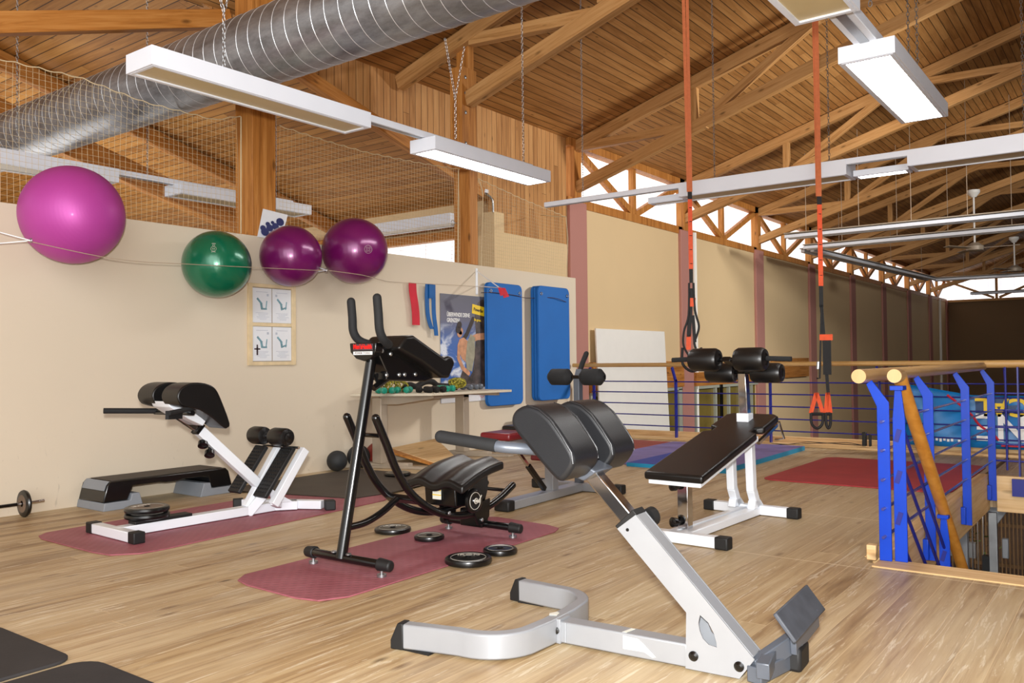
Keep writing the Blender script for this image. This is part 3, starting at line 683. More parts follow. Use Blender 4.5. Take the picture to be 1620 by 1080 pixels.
# ------------------------------------------------------------------ wall items
t = thing('notice_board', 'pine framed board with four instruction sheets below the green and purple balls', 'notice board', (4.66, YP, 1.33), 0)
bw, bh = .487, .70
m = MB()
for s_ in (-1, 1): m.box((s_*(bw/2-.015), -.012, 0), (.04, .024, bh))
for z in (-bh/2+.015, 0, bh/2-.015): m.box((0, -.01, z), (bw-.04, .02, .03))
m.build('frame', 'pinepale', t, bevel=.002)
m = MB(); m.box((0, -.003, 0), (bw-.03, .006, bh-.03)); m.build('backing', 'deskleg', t)
for i, (sx, sz) in enumerate(((-1, 1), (1, 1), (-1, -1), (1, -1))):
    sh = MB(); sh.box((sx*.105, -.009, sz*.165), (.2, .003, .295)); sh = sh.build('sheet', 'paper', t)
    k = MB(); y = -.0112; cx_, cz_ = sx*.105, sz*.165
    k.bar((cx_-.05, y, cz_+.06), (cx_-.0, y, cz_+.01), .001, .018, (1, 0, 1)); k.bar((cx_-.01, y-.0002, cz_+.02), (cx_+.0, y-.0002, cz_-.03), .001, .022, (1, 0, 0)); k.bar((cx_-.01, y-.0004, cz_-.03), (cx_+.05, y-.0004, cz_-.03+.02*(i % 2)), .001, .014); k.bar((cx_+.04, y-.0006, cz_-.03), (cx_+.05, y-.0006, cz_+.04), .001, .01, (1, 0, 0))
    k.build('drawing', 'ink', sh)
    k = MB()
    for j in range(6): k.box((cx_+.01*(j % 2), y, cz_-.065-.011*j), (.13-.03*(j % 3), .001, .003))
    k.box((cx_, y, cz_+.115), (.12, .001, .004)); k.box((cx_+.06*sx*-1, y, cz_+.09), (.02, .001, .02)); k.build('print', 'inkfaint', sh)
    if i == 2:
        k = MB(); k.box((cx_-.05, y-.0006, cz_-.06), (.016, .001, .075)); k.box((cx_-.05, y-.0006, cz_-.045), (.06, .001, .012)); k.sphere((cx_-.05, y, cz_-.015), .008, 8, 6, (1, .1, 1)); k.build('emblem', 'inkdark', sh)
t = thing('pinned_paper', 'white sheet with a dark blue print pinned to the broad timber column', 'paper', (4.66, YP-.012, 2.2), 0)
m = MB(); m.ext([(-.09, 0, .13), (.17, -.005, .11), (.09, -.01, -.12), (-.15, 0, -.12)], (0, .003, 0)); m.build('sheet', 'paper', t)
m = MB()
for a, b, r_ in ((-.08, -.07, .035), (-.03, -.03, .03), (.03, -.01, .03), (.08, .035, .035), (-.05, -.0, .02), (.0, .02, .015), (-.1, -.04, .025), (.05, -.04, .02)): m.sphere((a, -.012, b), r_, 14, 8, (1.2, .04, 1))
m.build('picture', 'navyink', t)
# poster
t = thing('poster', 'climbing poster with white and yellow lettering between the blue band and the blue mats', 'poster', (0, 0, 0))
X0, X1, Z0, Z1 = 6.86, 7.7, .545, 1.73; yp = YP-.012
m = MB(); m.span((X0, yp, Z0), (X1, yp+.006, Z1)); m.build('sheet', 'poster', t)
m = MB(); m.span((X0, yp-.001, Z0), (X1, yp, Z0+.155)); m.build('border', 'paper', t)
def pic(pts, mat, name, k=1):
    m = MB(); m.ext([(X0+a, yp-.0005*k-.001, b) for a, b in pts], (0, .0012, 0)); return m.build(name, mat, t)
rk = pic([(.08, .70), (.13, .75), (.3, .78), (.36, .9), (.4, .92), (.48, .82), (.53, .87), (.56, .98), (.6, 1.3), (.58, 1.5), (.64, 1.66), (.72, 1.7), (.84, 1.66), (.84, .70)], 'rock', 'rock')
def limb(pts, w, mat, name, k=2):
    m = MB()
    for (a, b), (c_, d_) in zip(pts, pts[1:]): m.bar((X0+a, yp-.001-.0006*k, b), (X0+c_, yp-.001-.0006*k, d_), .0012, w, Vector((b-d_, 0, c_-a)))
    for a, b in pts: m.ext([(X0+a+w/2*math.cos(q*PI/8), yp-.00178-.0006*k, b+w/2*math.sin(q*PI/8)) for q in range(16)], (0, .0012, 0))
    return m.build(name, mat, t)
limb([(.34, 1.2), (.44, 1.3), (.55, 1.47)], .055, 'hair', 'arm', 2)
limb([(.30, 1.17), (.29, 1.03), (.36, .92), (.46, .86)], .05, 'skin', 'arm', 4)
limb([(.52, 1.24), (.62, 1.27), (.76, 1.28)], .075, 'skin', 'leg', 3)
pic([(.27, 1.16), (.31, 1.24), (.38, 1.26), (.45, 1.22), (.46, 1.1), (.42, .98), (.35, 1.02)], 'skin', 'torso', 5)
pic([(.44, 1.2), (.5, 1.3), (.58, 1.26), (.57, 1.05), (.52, .88), (.43, .9), (.41, 1.02)], 'shorts', 'shorts', 6)
limb([(.31, 1.3), (.325, 1.33)], .085, 'skin', 'head', 6)
limb([(.285, 1.34), (.31, 1.4)], .075, 'hair', 'hair', 7)
m = MB(); m.ext([(X0+.53, yp-.003, 1.535), (X0+.8, yp-.003, 1.50), (X0+.8, yp-.003, 1.605), (X0+.54, yp-.003, 1.64)], (0, .002, 0)); m.build('logo_plate', 'yellow', t)
text('PowerBar', .052, (X0+.645, yp-.0045, 1.572), (PI/2, math.radians(7), 0), 'hair', t, sx=.82)
text('Be great.', .04, (X0+.63, yp-.004, 1.46), (PI/2, math.radians(4), 0), 'yellow', t, sx=.9)
text('ÜBERWINDE DEINE\nGRENZEN!', .062, (X0+.1, yp-.003, 1.475), (PI/2, 0, 0), 'text_white', t, sx=.72, align='LEFT')
m = MB(); m.torus((X0+.7, yp-.002, .62), .04, .002, (0, 1, 0), 24, 4); m.box((X0+.7, yp-.002, .655), (.04, .002, .02)); m.build('seal', 'text_red', t)
text('www', .014, (X0+.45, yp-.003, .6), (PI/2, 0, 0), 'inkdark', t)
# bands on the cord
def band(pts0, w, mat, label, hole=None):
    m = MB(); y = YP-.05
    P = smooth([(a, y, b) for a, b in pts0], 4)
    m.ext([(p.x-w/2, y, p.z) for p in P]+[(p.x+w/2, y, p.z) for p in reversed(P)], (0, .006, 0))
    return tag(m.build('exercise_band', mat), label, 'exercise band')
band([(6.39, 1.81), (6.395, 1.72), (6.42, 1.6), (6.435, 1.5), (6.44, 1.375)], .108, 'redcloth', 'flat red exercise band hanging left of the blue one')
m = MB(); y = YP-.05
for P in ([(6.61, 1.81), (6.60, 1.70), (6.61, 1.5), (6.65, 1.38), (6.68, 1.34)], [(6.695, 1.81), (6.695, 1.68), (6.70, 1.5), (6.725, 1.35), (6.735, 1.27)], [(6.65, 1.81), (6.65, 1.66)]):
    P = smooth([(a, y, b) for a, b in P], 4); y -= .007
    m.ext([(p.x-.03, y, p.z) for p in P]+[(p.x+.03, y, p.z) for p in reversed(P)], (0, .006, 0))
tag(m.build('exercise_band', 'bluecloth'), 'looped blue exercise band hanging left of the poster', 'exercise band')
# hanging blue mats
def hangmat(x0, x1, z0, z1, th, n, label, y=YP-.03):
    t = thing('exercise_mat', label, 'exercise mat', ((x0+x1)/2, y, z0))
    w = x1-x0; h = z1-z0
    for k in range(n):
        P = []; r = .07
        for cx_, cz_, a0 in ((w/2-r, h-r, 0), (-w/2+r, h-r, 90), (-w/2+r, r, 180), (w/2-r, r, 270)):
            for j in range(6): a = math.radians(a0+90*j/5); P.append((cx_+r*math.cos(a), -.006-k*(th+.006), cz_+r*math.sin(a)))
        m = MB(); m.ext(P, (-.0, -th, 0)); m.build('pad', 'bluefoam', t, bevel=.008)
    m = MB(); yy = -.006-n*(th+.006)-.002
    for s_ in (-1, 1): m.torus((s_*(w/2-.06), yy, h-.1), .017, .004, (0, 1, 0), 14, 6)
    m.build('eyelet', 'steel', t)
hangmat(7.58, 8.26, .475, 1.9, .022, 2, 'wide blue foam mat hanging beside the poster')
hangmat(8.50, 9.2, .50, 1.915, .035, 3, 'thicker blue foam mats hanging in a pack at the end of the wall')
m = MB(); m.tube(smooth([(7.5, YP-.06, 1.77), (7.7, YP-.1, 1.78), (8.1, YP-.1, 1.77), (8.3, YP-.08, 1.755), (8.5, YP-.1, 1.76), (8.8, YP-.17, 1.775), (9.1, YP-.16, 1.74), (9.35, YP-.02, 1.74)], 4), .004, 5); tag(m.build('mat_cord', 'inkdark'), 'dark cord threaded through the hanging blue mats', 'cord')
# ------------------------------------------------------------------ mats on the floor
def rrect(x0, x1, y0, y1, r, n=6):
    P = []
    for cx_, cy_, a0 in ((x1-r, y1-r, 0), (x0+r, y1-r, 90), (x0+r, y0+r, 180), (x1-r, y0+r, 270)):
        for j in range(n): a = math.radians(a0+90*j/(n-1)); P.append((cx_+r*math.cos(a), cy_+r*math.sin(a)))
    return P
def fmat(P, th, mat, label, z=0, edge=None):
    m = MB(); m.flat(P, z+.0005, th)
    if edge:
        m.mi = [1]*len(m.f); m.mi[1] = 0
        return tag(m.build('floor_mat', [mat, edge]), label, 'mat')
    return tag(m.build('floor_mat', mat, bevel=min(.004, th/3)), label, 'mat')
fmat([(2.40, 5.26), (2.33, 5.2), (2.30, 5.1), (2.29, 4.5), (2.31, 4.36), (2.42, 4.26), (2.55, 4.25), (4.35, 4.40), (4.50, 4.47), (4.56, 4.6), (4.56, 5.2), (4.48, 5.3), (4.35, 5.34)], .007, 'pinkmat', 'dusty pink textured mat under the white back bench')
fmat([(2.46, 3.42), (2.38, 3.36), (2.35, 3.25), (2.34, 2.9), (2.37, 2.79), (2.48, 2.73), (2.6, 2.73), (4.1, 2.76), (4.2, 2.8), (4.24, 2.9), (4.28, 3.32), (4.22, 3.42), (4.1, 3.46)], .007, 'pinkmat', 'dusty pink textured mat under the black abdominal machine')
fmat(rrect(3.95, 5.18, 4.6, 5.72, .08) if 0 else [(3.98, 5.78), (4.25, 4.62), (4.6, 4.58), (5.5, 4.72), (5.45, 5.88), (4.3, 5.86)], .006, 'brownmat', 'thin dark mat between the white back bench and the desk', .008)
fmat(rrect(-.9, 1.43, 2.92, 3.55, .07), .012, 'blackmat', 'black rubber mat at the lower left corner, the upper of two')
fmat(rrect(-.9, 1.46, 2.22, 2.88, .09), .012, 'blackmat', 'black rubber mat cut off by the bottom left edge')
fmat([(8.0, 1.86), (8.2, 1.75), (8.9, 1.7), (9.3, 1.75), (9.35, 2.9), (9.25, 3.0), (8.55, 3.08), (7.98, 3.0), (7.8, 2.9), (7.75, 2.6), (7.82, 1.95)] if 0 else rrect(6.80, 8.65, 1.15, 2.55, .12), .009, 'redmat', 'red floor mat behind the blue stair posts')
t = fmat([(7.0, 2.92), (9.2, 2.95), (9.2, 3.62), (7.0, 3.55)], .045, 'lilac', 'thick teal edged mat lying behind the white bench', 0, 'teal')
fmat([(7.0, 3.57), (9.2, 3.64), (9.2, 3.95), (7.0, 3.9)], .035, 'deepblue', 'deep blue mat between the lilac mats', 0, 'teal')
fmat([(7.1, 3.93), (9.2, 3.97), (9.2, 4.5), (7.15, 4.45)], .02, 'lilac', 'pale lilac mat beside the dark red one')
fmat([(7.2, 4.48), (9.2, 4.53), (9.2, 5.4), (7.3, 5.4)], .015, 'darkred', 'dark red mat at the foot of the far railing')
# ------------------------------------------------------------------ weight plates
def plate(r, th, label, loc, top='black', txt='IRON', tilt=0, group=None, tx=0):
    t = thing('weight_plate', label, 'weight plate', loc, tx, group)
    m = MB(); e = th/2
    prof = [(r*.86, 0), (r*.97, th*.15), (r, th*.5), (r*.97, th*.85), (r*.88, th), (r*.80, th*.96), (r*.76, th*.90), (r*.2, th*.90), (r*.16, th*.95), (.017, th*.95), (.017, th*.1)]
    m.lathe(prof, (0, 0, 0), (0, 0, 1), 40); m.build('disc', 'plate' if top == 'black' else ['plate'], t)
    if top != 'black':
        m = MB(); m.lathe([(r*.2, th*.89), (r*.2, th*.915), (r*.75, th*.915), (r*.75, th*.89)], (0, 0, 0), n=40); m.build('face', 'platebrown', t)
    m = MB(); m.torus((0, 0, th*.91), r*.74, .0012, n=40, m=5); m.build('ring', 'print', t)
    m = MB(); m.torus((0, 0, th*.95), .017, .0015, n=20, m=5); m.build('hub', 'plate', t)
    if txt:
        text(txt, r*.32, (0, r*.42, th*.935), (0, 0, 0), 'print', t, sx=1.25, ext=.0005)
    return t
plate(.118, .034, 'largest black weight plate in front on the wood beside the pink mat', (3.241, 2.70, .0008), tx=-53)
plate(.09, .03, 'small black weight plate touching the largest one, right of it', (3.50, 2.70, .0008), txt='', tx=-53)
plate(.085, .028, 'small black weight plate on the pink mat, in front of its neighbour', (3.522, 3.215, .0083), txt='', tx=-53)
plate(.108, .03, 'black weight plate at the rear, half beside the pink mat', (3.60, 3.50, .0008), tx=-40) if 0 else plate(.108, .03, 'black weight plate at the rear edge of the pink mat', (3.585, 3.56, .0008), tx=-40)
plate(.115, .03, 'black weight plate lying far behind the padded knee seat', (5.30, 5.2, .0083 if 0 else .0148), txt='', tx=-40)
# ------------------------------------------------------------------ machine 1 : white back extension bench
t = thing('back_extension_bench', 'white back extension bench with black pads and foot plates by the peach wall', 'exercise machine', (2.55, 4.76, .008), -2)
def cap(m, c, d): m.box(c, d)
m = MB(); m.box((0, 0, .031), (.06, .44, .056)); m.build('front_crossbar', 'white', t, bevel=.004)
m = MB(); m.span((.0, -.045, .004), (1.1, .03, .06)); m.bar((1.08, -.01, .033), (1.2, -.1, .033), .08, .056); m.build('base_beam', 'white', t, bevel=.004)
m = MB(); m.bar((1.02, .26, .033), (1.3, -.24, .033), .06, .056); m.ext([(1.03, -.05, .06), (1.15, -.1, .06), (1.0, -.04, .17)], (.0, -.02, 0)); m.build('rear_crossbar', 'white', t, bevel=.004)
for s_, c0 in ((1, (0, .25, .032)), (-1, (0, -.25, .032))):
    m = MB(); m.box(c0, (.068, .07, .064)); m.build('end_cap', 'rubber', t, bevel=.006)
m = MB(); m.box((1.325, -.285, .032), (.068, .08, .064), Matrix.Rotation(math.radians(-30), 3, 'Z')); m.build('end_cap', 'rubber', t, bevel=.006)
m = MB(); m.box((1.0, .29, .032), (.068, .06, .064), Matrix.Rotation(math.radians(-30), 3, 'Z')); m.build('end_cap', 'rubber', t, bevel=.006)
m = MB(); m.span((.1, -.045, .06), (.46, .04, .078)); m.build('beam_pad', 'rubber', t, bevel=.003)
m = MB(); m.bar((.87, .0, .05), (1.13, 0, .43), .05, .05); m.build('upright', 'white', t, bevel=.004)
m = MB(); m.bar((.86, -.02, .01), (.96, -.06, .13), .05, .06); m.bar((.955, -.172, .07), (1.205, -.172, .41), .05, .055); m.bar((.955, -.172, .09), (1.05, -.1, .05), .04, .04); m.build('foot_plate_frame', 'white', t, bevel=.004)
dirv = Vector((.25, 0, .33)).normalized(); nrm = Vector((-dirv.z, 0, dirv.x))
for l0, l1, s0, ln in ((-.168, -.035, .93, .38), (.035, .16, .87, .36)):
    b0 = Vector((s0, 0, .10 if l0 < 0 else .12))+nrm*.02; P = [b0, b0+dirv*ln, b0+dirv*ln+nrm*.03, b0+nrm*.03]
    fp = MB(); fp.ext([(p.x, l0, p.z) for p in P], (0, l1-l0, 0)); fp = fp.build('foot_plate', 'rubber', t, bevel=.008)
    k = MB()
    for i in range(13):
        for j in range(5):
            q = b0+dirv*(.03+i*(ln-.06)/12)+nrm*.031; k.box((q.x, l0+.02+j*(l1-l0-.04)/4, q.z), (.008, .011, .008))
    k.build('grip_stud', 'foam', fp)
m = MB(); m.bar((.985, 0, .165), (.535, 0, .575), .055, .062); m.build('support_tube', 'white', t, bevel=.004)
m = MB(); m.bar((.98, 0, .205), (.65, 0, .505), .034, .016, (.67, 0, .74)); m.build('tube_pad', 'rubber', t, bevel=.002)
m = MB(); m.box((.525, 0, .585), (.02, .064, .07), Matrix.Rotation(math.radians(42), 3, 'Y')); m.build('collar', 'black', t)
m = MB(); m.bar((.55, 0, .56), (.38, 0, .68), .036, .036); m.build('slide_tube', 'chrome', t, bevel=.003)
m = MB(); m.sl([(.53, .655), (.36, .745), (.27, .77), (.285, .735), (.40, .66), (.5, .61)], -.1, .1); m.build('pad_bracket', 'white', t, bevel=.004)
prof = [(.255, .80), (.275, .845), (.32, .872), (.385, .880), (.455, .868), (.505, .838), (.545, .765), (.60, .625), (.585, .598), (.56, .60), (.48, .665), (.40, .715), (.32, .735), (.275, .755)]
for l0, l1 in ((-.235, -.05), (.05, .235)):
    m = MB(); m.sl(closed(prof), l0, l1); m.build('hip_pad', 'vinyl', t, bevel=.036, seg=6, ang=60)
m = MB(); m.tube([(.46, .2, .695), (.09, .32, .712)], .017, 12); m.build('handle', 'foam', t)
m = MB(); m.tube([(.47, -.16, .735), (.17, -.29, .712)], .014, 12); m.bar((.17, -.27, .70), (.33, -.14, .69), .02, .05); m.build('handle', 'foam', t)
m = MB(); m.tube([(.36, -.22, .70), (.38, .25, .69)], .015, 10); m.build('handle_axle', 'black', t)
for c0 in ((.56, -.0, .50), (.605, -.0, .437)):
    m = MB(); ax = Vector((-.3, -.45, -.6)); m.lathe([(.012, -.05), (.012, 0), (.03, .0), (.032, .03), (.015, .036)], c0, ax, 14); m.build('knob', 'black', t)
for l0, l1 in ((-.2, -.03), (.045, .2)):
    m = MB(); L = l1-l0; m.lathe([(.03, 0), (.055, .01), (.061, .03), (.061, L-.03), (.055, L-.008), (.03, L)], (1.055, l0, .50), (0, 1, 0), 28); m.lathe([(.022, 0), (.026, -.004), (.012, -.01)], (1.055, l0, .50), (0, 1, 0), 16); m.build('ankle_roller', 'vinyl', t)
m = MB(); m.tube([(1.055, -.2, .5), (1.055, .2, .5)], .012, 10); m.tube([(1.10, -.25, .432), (1.10, .2, .425)], .009, 10); m.bar((1.055, 0, .5), (1.12, 0, .43), .03, .03); m.build('roller_axle', 'chrome', t)
pl = plate(.128, .034, 'lower brown faced weight plate of the pair on the white bench base', (2.76, 4.78, .087), 'brown', '', group=None)
pl = plate(.128, .034, 'upper brown faced weight plate of the pair on the white bench base', (2.765, 4.79, .122), 'brown', 'IRON', tx=10)
# ------------------------------------------------------------------ machine 2 : black abdominal glider
t = thing('abdominal_machine', 'black abdominal glide machine with curved rails on the pink mat', 'exercise machine', (2.776, 3.08, .008), .67)
for s0, nm in ((0.0, 'front_crossbar'), (1.03, 'rear_crossbar')):
    m = MB(); m.tube(smooth([(s0+.015, .25, .055), (s0-.01, .12, .062), (s0-.01, -.12, .062), (s0+.015, -.25, .055)], 5), .021, 12); m.build(nm, 'black', t)
    for s_ in (-1, 1):
        m = MB(); m.tube([(s0+.01, s_*.215, .057), (s0+.02, s_*.29, .052)], [.031, .026], 12); m.build('end_cap', 'rubber', t, bevel=.008)
        m = MB(); m.lathe([(.022, 0), (.022, .012), (.008, .013), (.008, .04)], (s0+.012, s_*.235, 0.0005), n=18); m.build('levelling_foot', 'steel', t)
m = MB(); m.tube([(-.02, 0, .06), (.192, 0, 1.03)], .0265, 16); m.build('main_post', 'black', t)
m = MB(); m.tube(smooth([(.36, 0, .29), (.26, 0, .24), (.14, 0, .205), (.02, 0, .20)], 5), .0175, 12); m.build('brace', 'black', t)
m = MB()
for l_ in (-.05, .05): bolt(m, (-.02, l_, .084), (0, 0, 1), .012)
m.build('bolt', 'steel', t)
# badge
m = MB(); m.ext([(.135, .1, 1.085), (.135, -.085, 1.085), (.135, -.08, 1.04), (.135, -.05, 1.008), (.135, 0, .995), (.135, .055, 1.008), (.135, .095, 1.04)], (.05, 0, .0)); bd = m.build('badge', 'black', t, bevel=.004)
m = MB(); m.box((.131, .0, 1.064), (.004, .135, .032)); m.build('badge_panel', 'inkdark', bd)
Rb = (PI/2, 0, -PI/2)
text("Men'sHealth", .033, (.127, .0, 1.066), Rb, 'text_red', bd, sx=.78, ext=.001)
m = MB(); m.box((.129, .0, 1.035), (.004, .13, .016)); m.build('badge_strip', 'text_white', bd)
text('POWER TOOLS', .014, (.1265, .0, 1.035), Rb, 'inkdark', bd, sx=1.1, ext=.0004)
for l_, s1, nm in ((.14, .185, 'left'), (-.14, .09, 'right')):
    m = MB(); m.tube(smooth([(s1, l_, 1.298), (s1+.008, l_, 1.22), (s1+.015, l_, 1.145), (s1+.05, l_*.93, 1.10), (s1+.12, l_*.7, 1.075)], 5), .0215, 14)
    m.sphere((s1, l_, 1.298), .0215, 14, 8); m.build('grip_handle', 'foam', t)
m = MB(); m.sl([(.16, 1.06), (.31, 1.085), (.56, .955), (.60, .905), (.52, .885), (.23, .90), (.235, .94)], -.06, .06); m.build('pad_bracket', 'black', t, bevel=.006)
m = MB()
for s_, z_ in ((.22, 1.045), (.28, 1.03), (.25, .925), (.34, .925), (.38, .925), (.46, .925)): bolt(m, (s_-.02, -.061, z_), (0, -1, 0), .009)
m.build('bolt', 'steel', t)
m = MB(); m.tube([(.2, 0, .86), (.36, 0, .935)], .016, 10); m.tube([(.23, .02, .93), (.25, .0, .87)], .014, 8); m.build('strut', 'black', t)
prof = [(.245, 1.055), (.30, 1.12), (.36, 1.125), (.60, 1.01), (.63, 1.022), (.665, 1.01), (.685, .98), (.635, .90), (.57, .905), (.42, .985)]
m = MB(); m.sl(prof, -.13, .13); m.build('forearm_pad', 'vinyl', t, bevel=.016, seg=3)
path = [(.115, .72), (.18, .60), (.255, .455), (.35, .335), (.49, .235), (.64, .175), (.80, .152), (.96, .162), (1.1, .20), (1.23, .258)]
for l_ in (-.1, .1):
    m = MB(); P = smooth([(a, l_, b) for a, b in path], 5); m.tube(P, .0205, 14); m.sphere(P[0], .0205, 14, 8); m.sphere(P[-1], .0205, 14, 8); m.build('curved_rail', 'black', t)
for P_ in ((.165, .63), (1.2, .23)):
    m = MB(); m.tube([(P_[0], -.1, P_[1]), (P_[0], .1, P_[1])], .011, 8); m.build('rail_spacer', 'black', t)
m = MB(); m.span((.96, -.08, .05), (1.02, .08, .15)); m.build('rail_mount', 'black', t, bevel=.006); m = MB(); m.box((.40, 0, .285), (.05, .2, .03), Matrix.Rotation(math.radians(35), 3, 'Y')); m.build('rail_mount', 'black', t, bevel=.006)
# sled
m = MB(); m.ext([(.69, .11, .325), (.985, .11, .40), (.985, .11, .27), (.95, .11, .19), (.70, .11, .205)], (0, -.22, 0)); bdy = m.build('sled_body', 'black', t, bevel=.008)
m = MB(); m.ext([(.82, -.115, .20), (.98, -.115, .22), (.97, -.115, .12), (.93, -.115, .085), (.87, -.115, .085)], (0, -.012, 0)); m.build('roller_plate', 'black', t, bevel=.003); m = MB(); m.ext([(.82, .115, .20), (.98, .115, .22), (.97, .115, .12), (.93, .115, .085), (.87, .115, .085)], (0, .012, 0)); m.build('roller_plate', 'black', t, bevel=.003)
m = MB()
for s_, z_ in ((.80, .19), (.84, .20), (.90, .11), (.62, .19)): bolt(m, (s_, -.128, z_), (0, -1, 0), .009)
m.build('bolt', 'steel', t)
m = MB(); m.box((.688, .015, .272), (.003, .06, .062)); lb = m.build('warning_label', 'label', t)
m = MB(); m.box((.6855, .015, .295), (.002, .06, .014)); m.box((.6855, .015, .265), (.002, .06, .005)); m.build('label_stripe', 'yellow', lb)
NS, NL = 10, 24; m = MB(); vs = []; fs = []
def seatpt(i, j, top):
    s_ = i/NS; l_ = j/NL*2-1; z = .345+.095*s_+.018*math.sin(s_*PI)+-.013*math.cos(l_*PI*2.0)
    if not top: z -= .045
    sh = .0
    return (.64+.37*s_, l_*.205, z)
for top in (1, 0):
    for i in range(NS+1):
        for j in range(NL+1): vs.append(seatpt(i, j, top))
o_ = (NS+1)*(NL+1); id_ = lambda i, j, tp: (0 if tp else o_)+i*(NL+1)+j
for i in range(NS):
    for j in range(NL):
        fs.append([id_(i, j, 1), id_(i+1, j, 1), id_(i+1, j+1, 1), id_(i, j+1, 1)]); fs.append([id_(i, j, 0), id_(i, j+1, 0), id_(i+1, j+1, 0), id_(i+1, j, 0)])
for j in range(NL):
    fs.append([id_(0, j, 1), id_(0, j+1, 1), id_(0, j+1, 0), id_(0, j, 0)]); fs.append([id_(NS, j, 1), id_(NS, j, 0), id_(NS, j+1, 0), id_(NS, j+1, 1)])
for i in range(NS):
    fs.append([id_(i, 0, 1), id_(i, 0, 0), id_(i+1, 0, 0), id_(i+1, 0, 1)]); fs.append([id_(i, NL, 1), id_(i+1, NL, 1), id_(i+1, NL, 0), id_(i, NL, 0)])
m.add(vs, fs); m.build('knee_seat', 'vinyl', t, bevel=.012, seg=3, ang=50)
wp = MB(); wp.lathe([(.05, 0), (.064, .006), (.067, .016), (.064, .026), (.054, .03), (.048, .026), (.02, .026), (.014, .034), (.0, .034)], (.80, -.135, .232), (0, -1, 0), 32); wp = wp.build('side_weight', 'plate', t)
m = MB(); m.torus((.80, -.162, .232), .046, .0018, (0, 1, 0), 32, 5); m.torus((.80, -.168, .232), .014, .003, (0, 1, 0), 20, 5); m.tube([(.80, -.13, .232), (.80, -.19, .232)], .008, 8); m.tube([(.80, -.186, .232), (.825, -.186, .262)], .003, 6); m.build('hub', 'print', wp)
# ------------------------------------------------------------------ machine 3 : white decline bench
t = thing('decline_bench', 'white and chrome decline bench with black pad and rollers beside the red mat', 'exercise machine', (4.404, 2.122, 0), -2.27)
cl = -.04
m = MB(); m.span((-.19, -.33, .004), (-.13, .2, .062)); m.build('front_crossbar', 'white', t, bevel=.004)
m = MB(); m.span((.86, -.30, .004), (.92, .22, .062)); m.build('rear_crossbar', 'white', t, bevel=.004)
m = MB(); m.span((-.14, cl-.075, .004), (.88, cl-.005, .05)); m.span((-.14, cl+.015, .004), (.88, cl+.06, .05)); m.build('base_beam', 'white', t, bevel=.004)
for c0 in ((-.16, -.34, .033), (-.16, .22, .033), (.89, -.32, .033), (.89, .24, .033)):
    m = MB(); m.box(c0, (.07, .075, .066)); m.build('end_cap', 'rubber', t, bevel=.008)
m = MB(); m.span((-.03, cl-.03, .05), (.03, cl+.035, .345)); m.build('front_post', 'chrome', t, bevel=.004)
for z_, kk in ((.085, 1), (.285, 1)):
    m = MB(); m.lathe([(.01, 0), (.01, .03), (.026, .03), (.028, .055), (.012, .062)], (-.03, cl+.02, z_), (-.8, .3, .1), 16); m.build('knob', 'black', t)
for l_ in (.045, -.085):
    m = MB(); m.bar((.78, l_, .47), (.80, l_, .16), .05, .055); m.bar((.80, l_, .17), (.87, l_, .05), .05, .055); m.ext([(.80, l_-.025, .10), (.78, l_-.025, .05), (.94, l_-.025, .05), (.88, l_-.025, .10)], (0, .05, 0)); m.build('rear_leg', 'white', t, bevel=.004)
def bz(s_): return .368+.245*(s_+.13)
lR, lL = -.215, .145
m = MB(); m.ext([(-.12, lR+.02, bz(-.12)-.07), (-.12, lL-.02, bz(-.12)-.07), (.66, lL-.02, bz(.66)-.07), (.66, lR+.02, bz(.66)-.07)], (0, 0, .03)); m.build('pad_frame', 'white', t, bevel=.003)
def padlayer(P, th, mb): mb.ext([(a, b, bz(a)-.045) for a, b in P], (-.005, 0, th))
m = MB(); padlayer([(-.135, lR), (-.135, lL), (.60, lL), (.62, lL-.05), (.69, lL-.05), (.71, lL), (.94, lL), (.98, lL-.04), (.98, lR+.04), (.94, lR), (.71, lR), (.69, lR+.05), (.62, lR+.05), (.60, lR)], .045, m); m.build('bench_pad', 'vinyl', t, bevel=.014, seg=3)
m = MB(); m.bar((.68, lR+.03, bz(.68)-.09), (.98, lR+.03, bz(.98)-.07), .02, .02); m.tube([(.99, lR+.02, bz(.98)-.05), (1.02, lR+.0, bz(.98)-.16), (1.02, lR+.06, bz(.98)-.17)], .007, 6); m.build('seat_stay', 'chrome', t)
m = MB(); m.span((.79, cl-.035, bz(.83)-.03), (.87, cl+.045, bz(.83)+.045)); m.build('post_socket', 'white', t, bevel=.004)
m = MB(); m.bar((.83, cl, bz(.83)+.0), (.80, cl, .925), .055, .055, (0, 1, 0)); m.build('roller_post', 'chrome', t, bevel=.004)
m = MB(); m.bar((.82, cl, .905), (.56, cl, .995), .05, .03); m.tube([(.575, cl-.14, .99), (.575, cl+.14, .99)], .014, 8); m.tube([(.78, cl-.2, .91), (.78, cl+.2, .91)], .014, 8); m.build('roller_bracket', 'black', t, bevel=.003)
def roller(par, s_, z_, l0, l1, r, name='roller', mat='vinyl'):
    m = MB(); L = l1-l0; m.lathe([(r*.45, .006), (r*.55, 0), (r*.86, .003), (r, .022), (r*1.01, L/2), (r, L-.022), (r*.86, L-.003), (r*.55, L), (r*.45, L-.006)], (s_, l0, z_), (0, 1, 0), 30); return m.build(name, mat, par)
roller(t, .575, .99, cl-.245, cl-.055, .072, 'ankle_roller'); roller(t, .575, .99, cl+.055, cl+.245, .072, 'ankle_roller')
roller(t, .78, .905, cl-.265, cl-.07, .062, 'knee_roller'); roller(t, .78, .905, cl+.04, cl+.235, .062, 'knee_roller')
for s_ in (-1, 1):
    m = MB(); m.tube([(.60, cl+s_*.24, .995), (.60, cl+s_*.39, .99)], .016, 10); m.build('side_handle', 'foam', t)
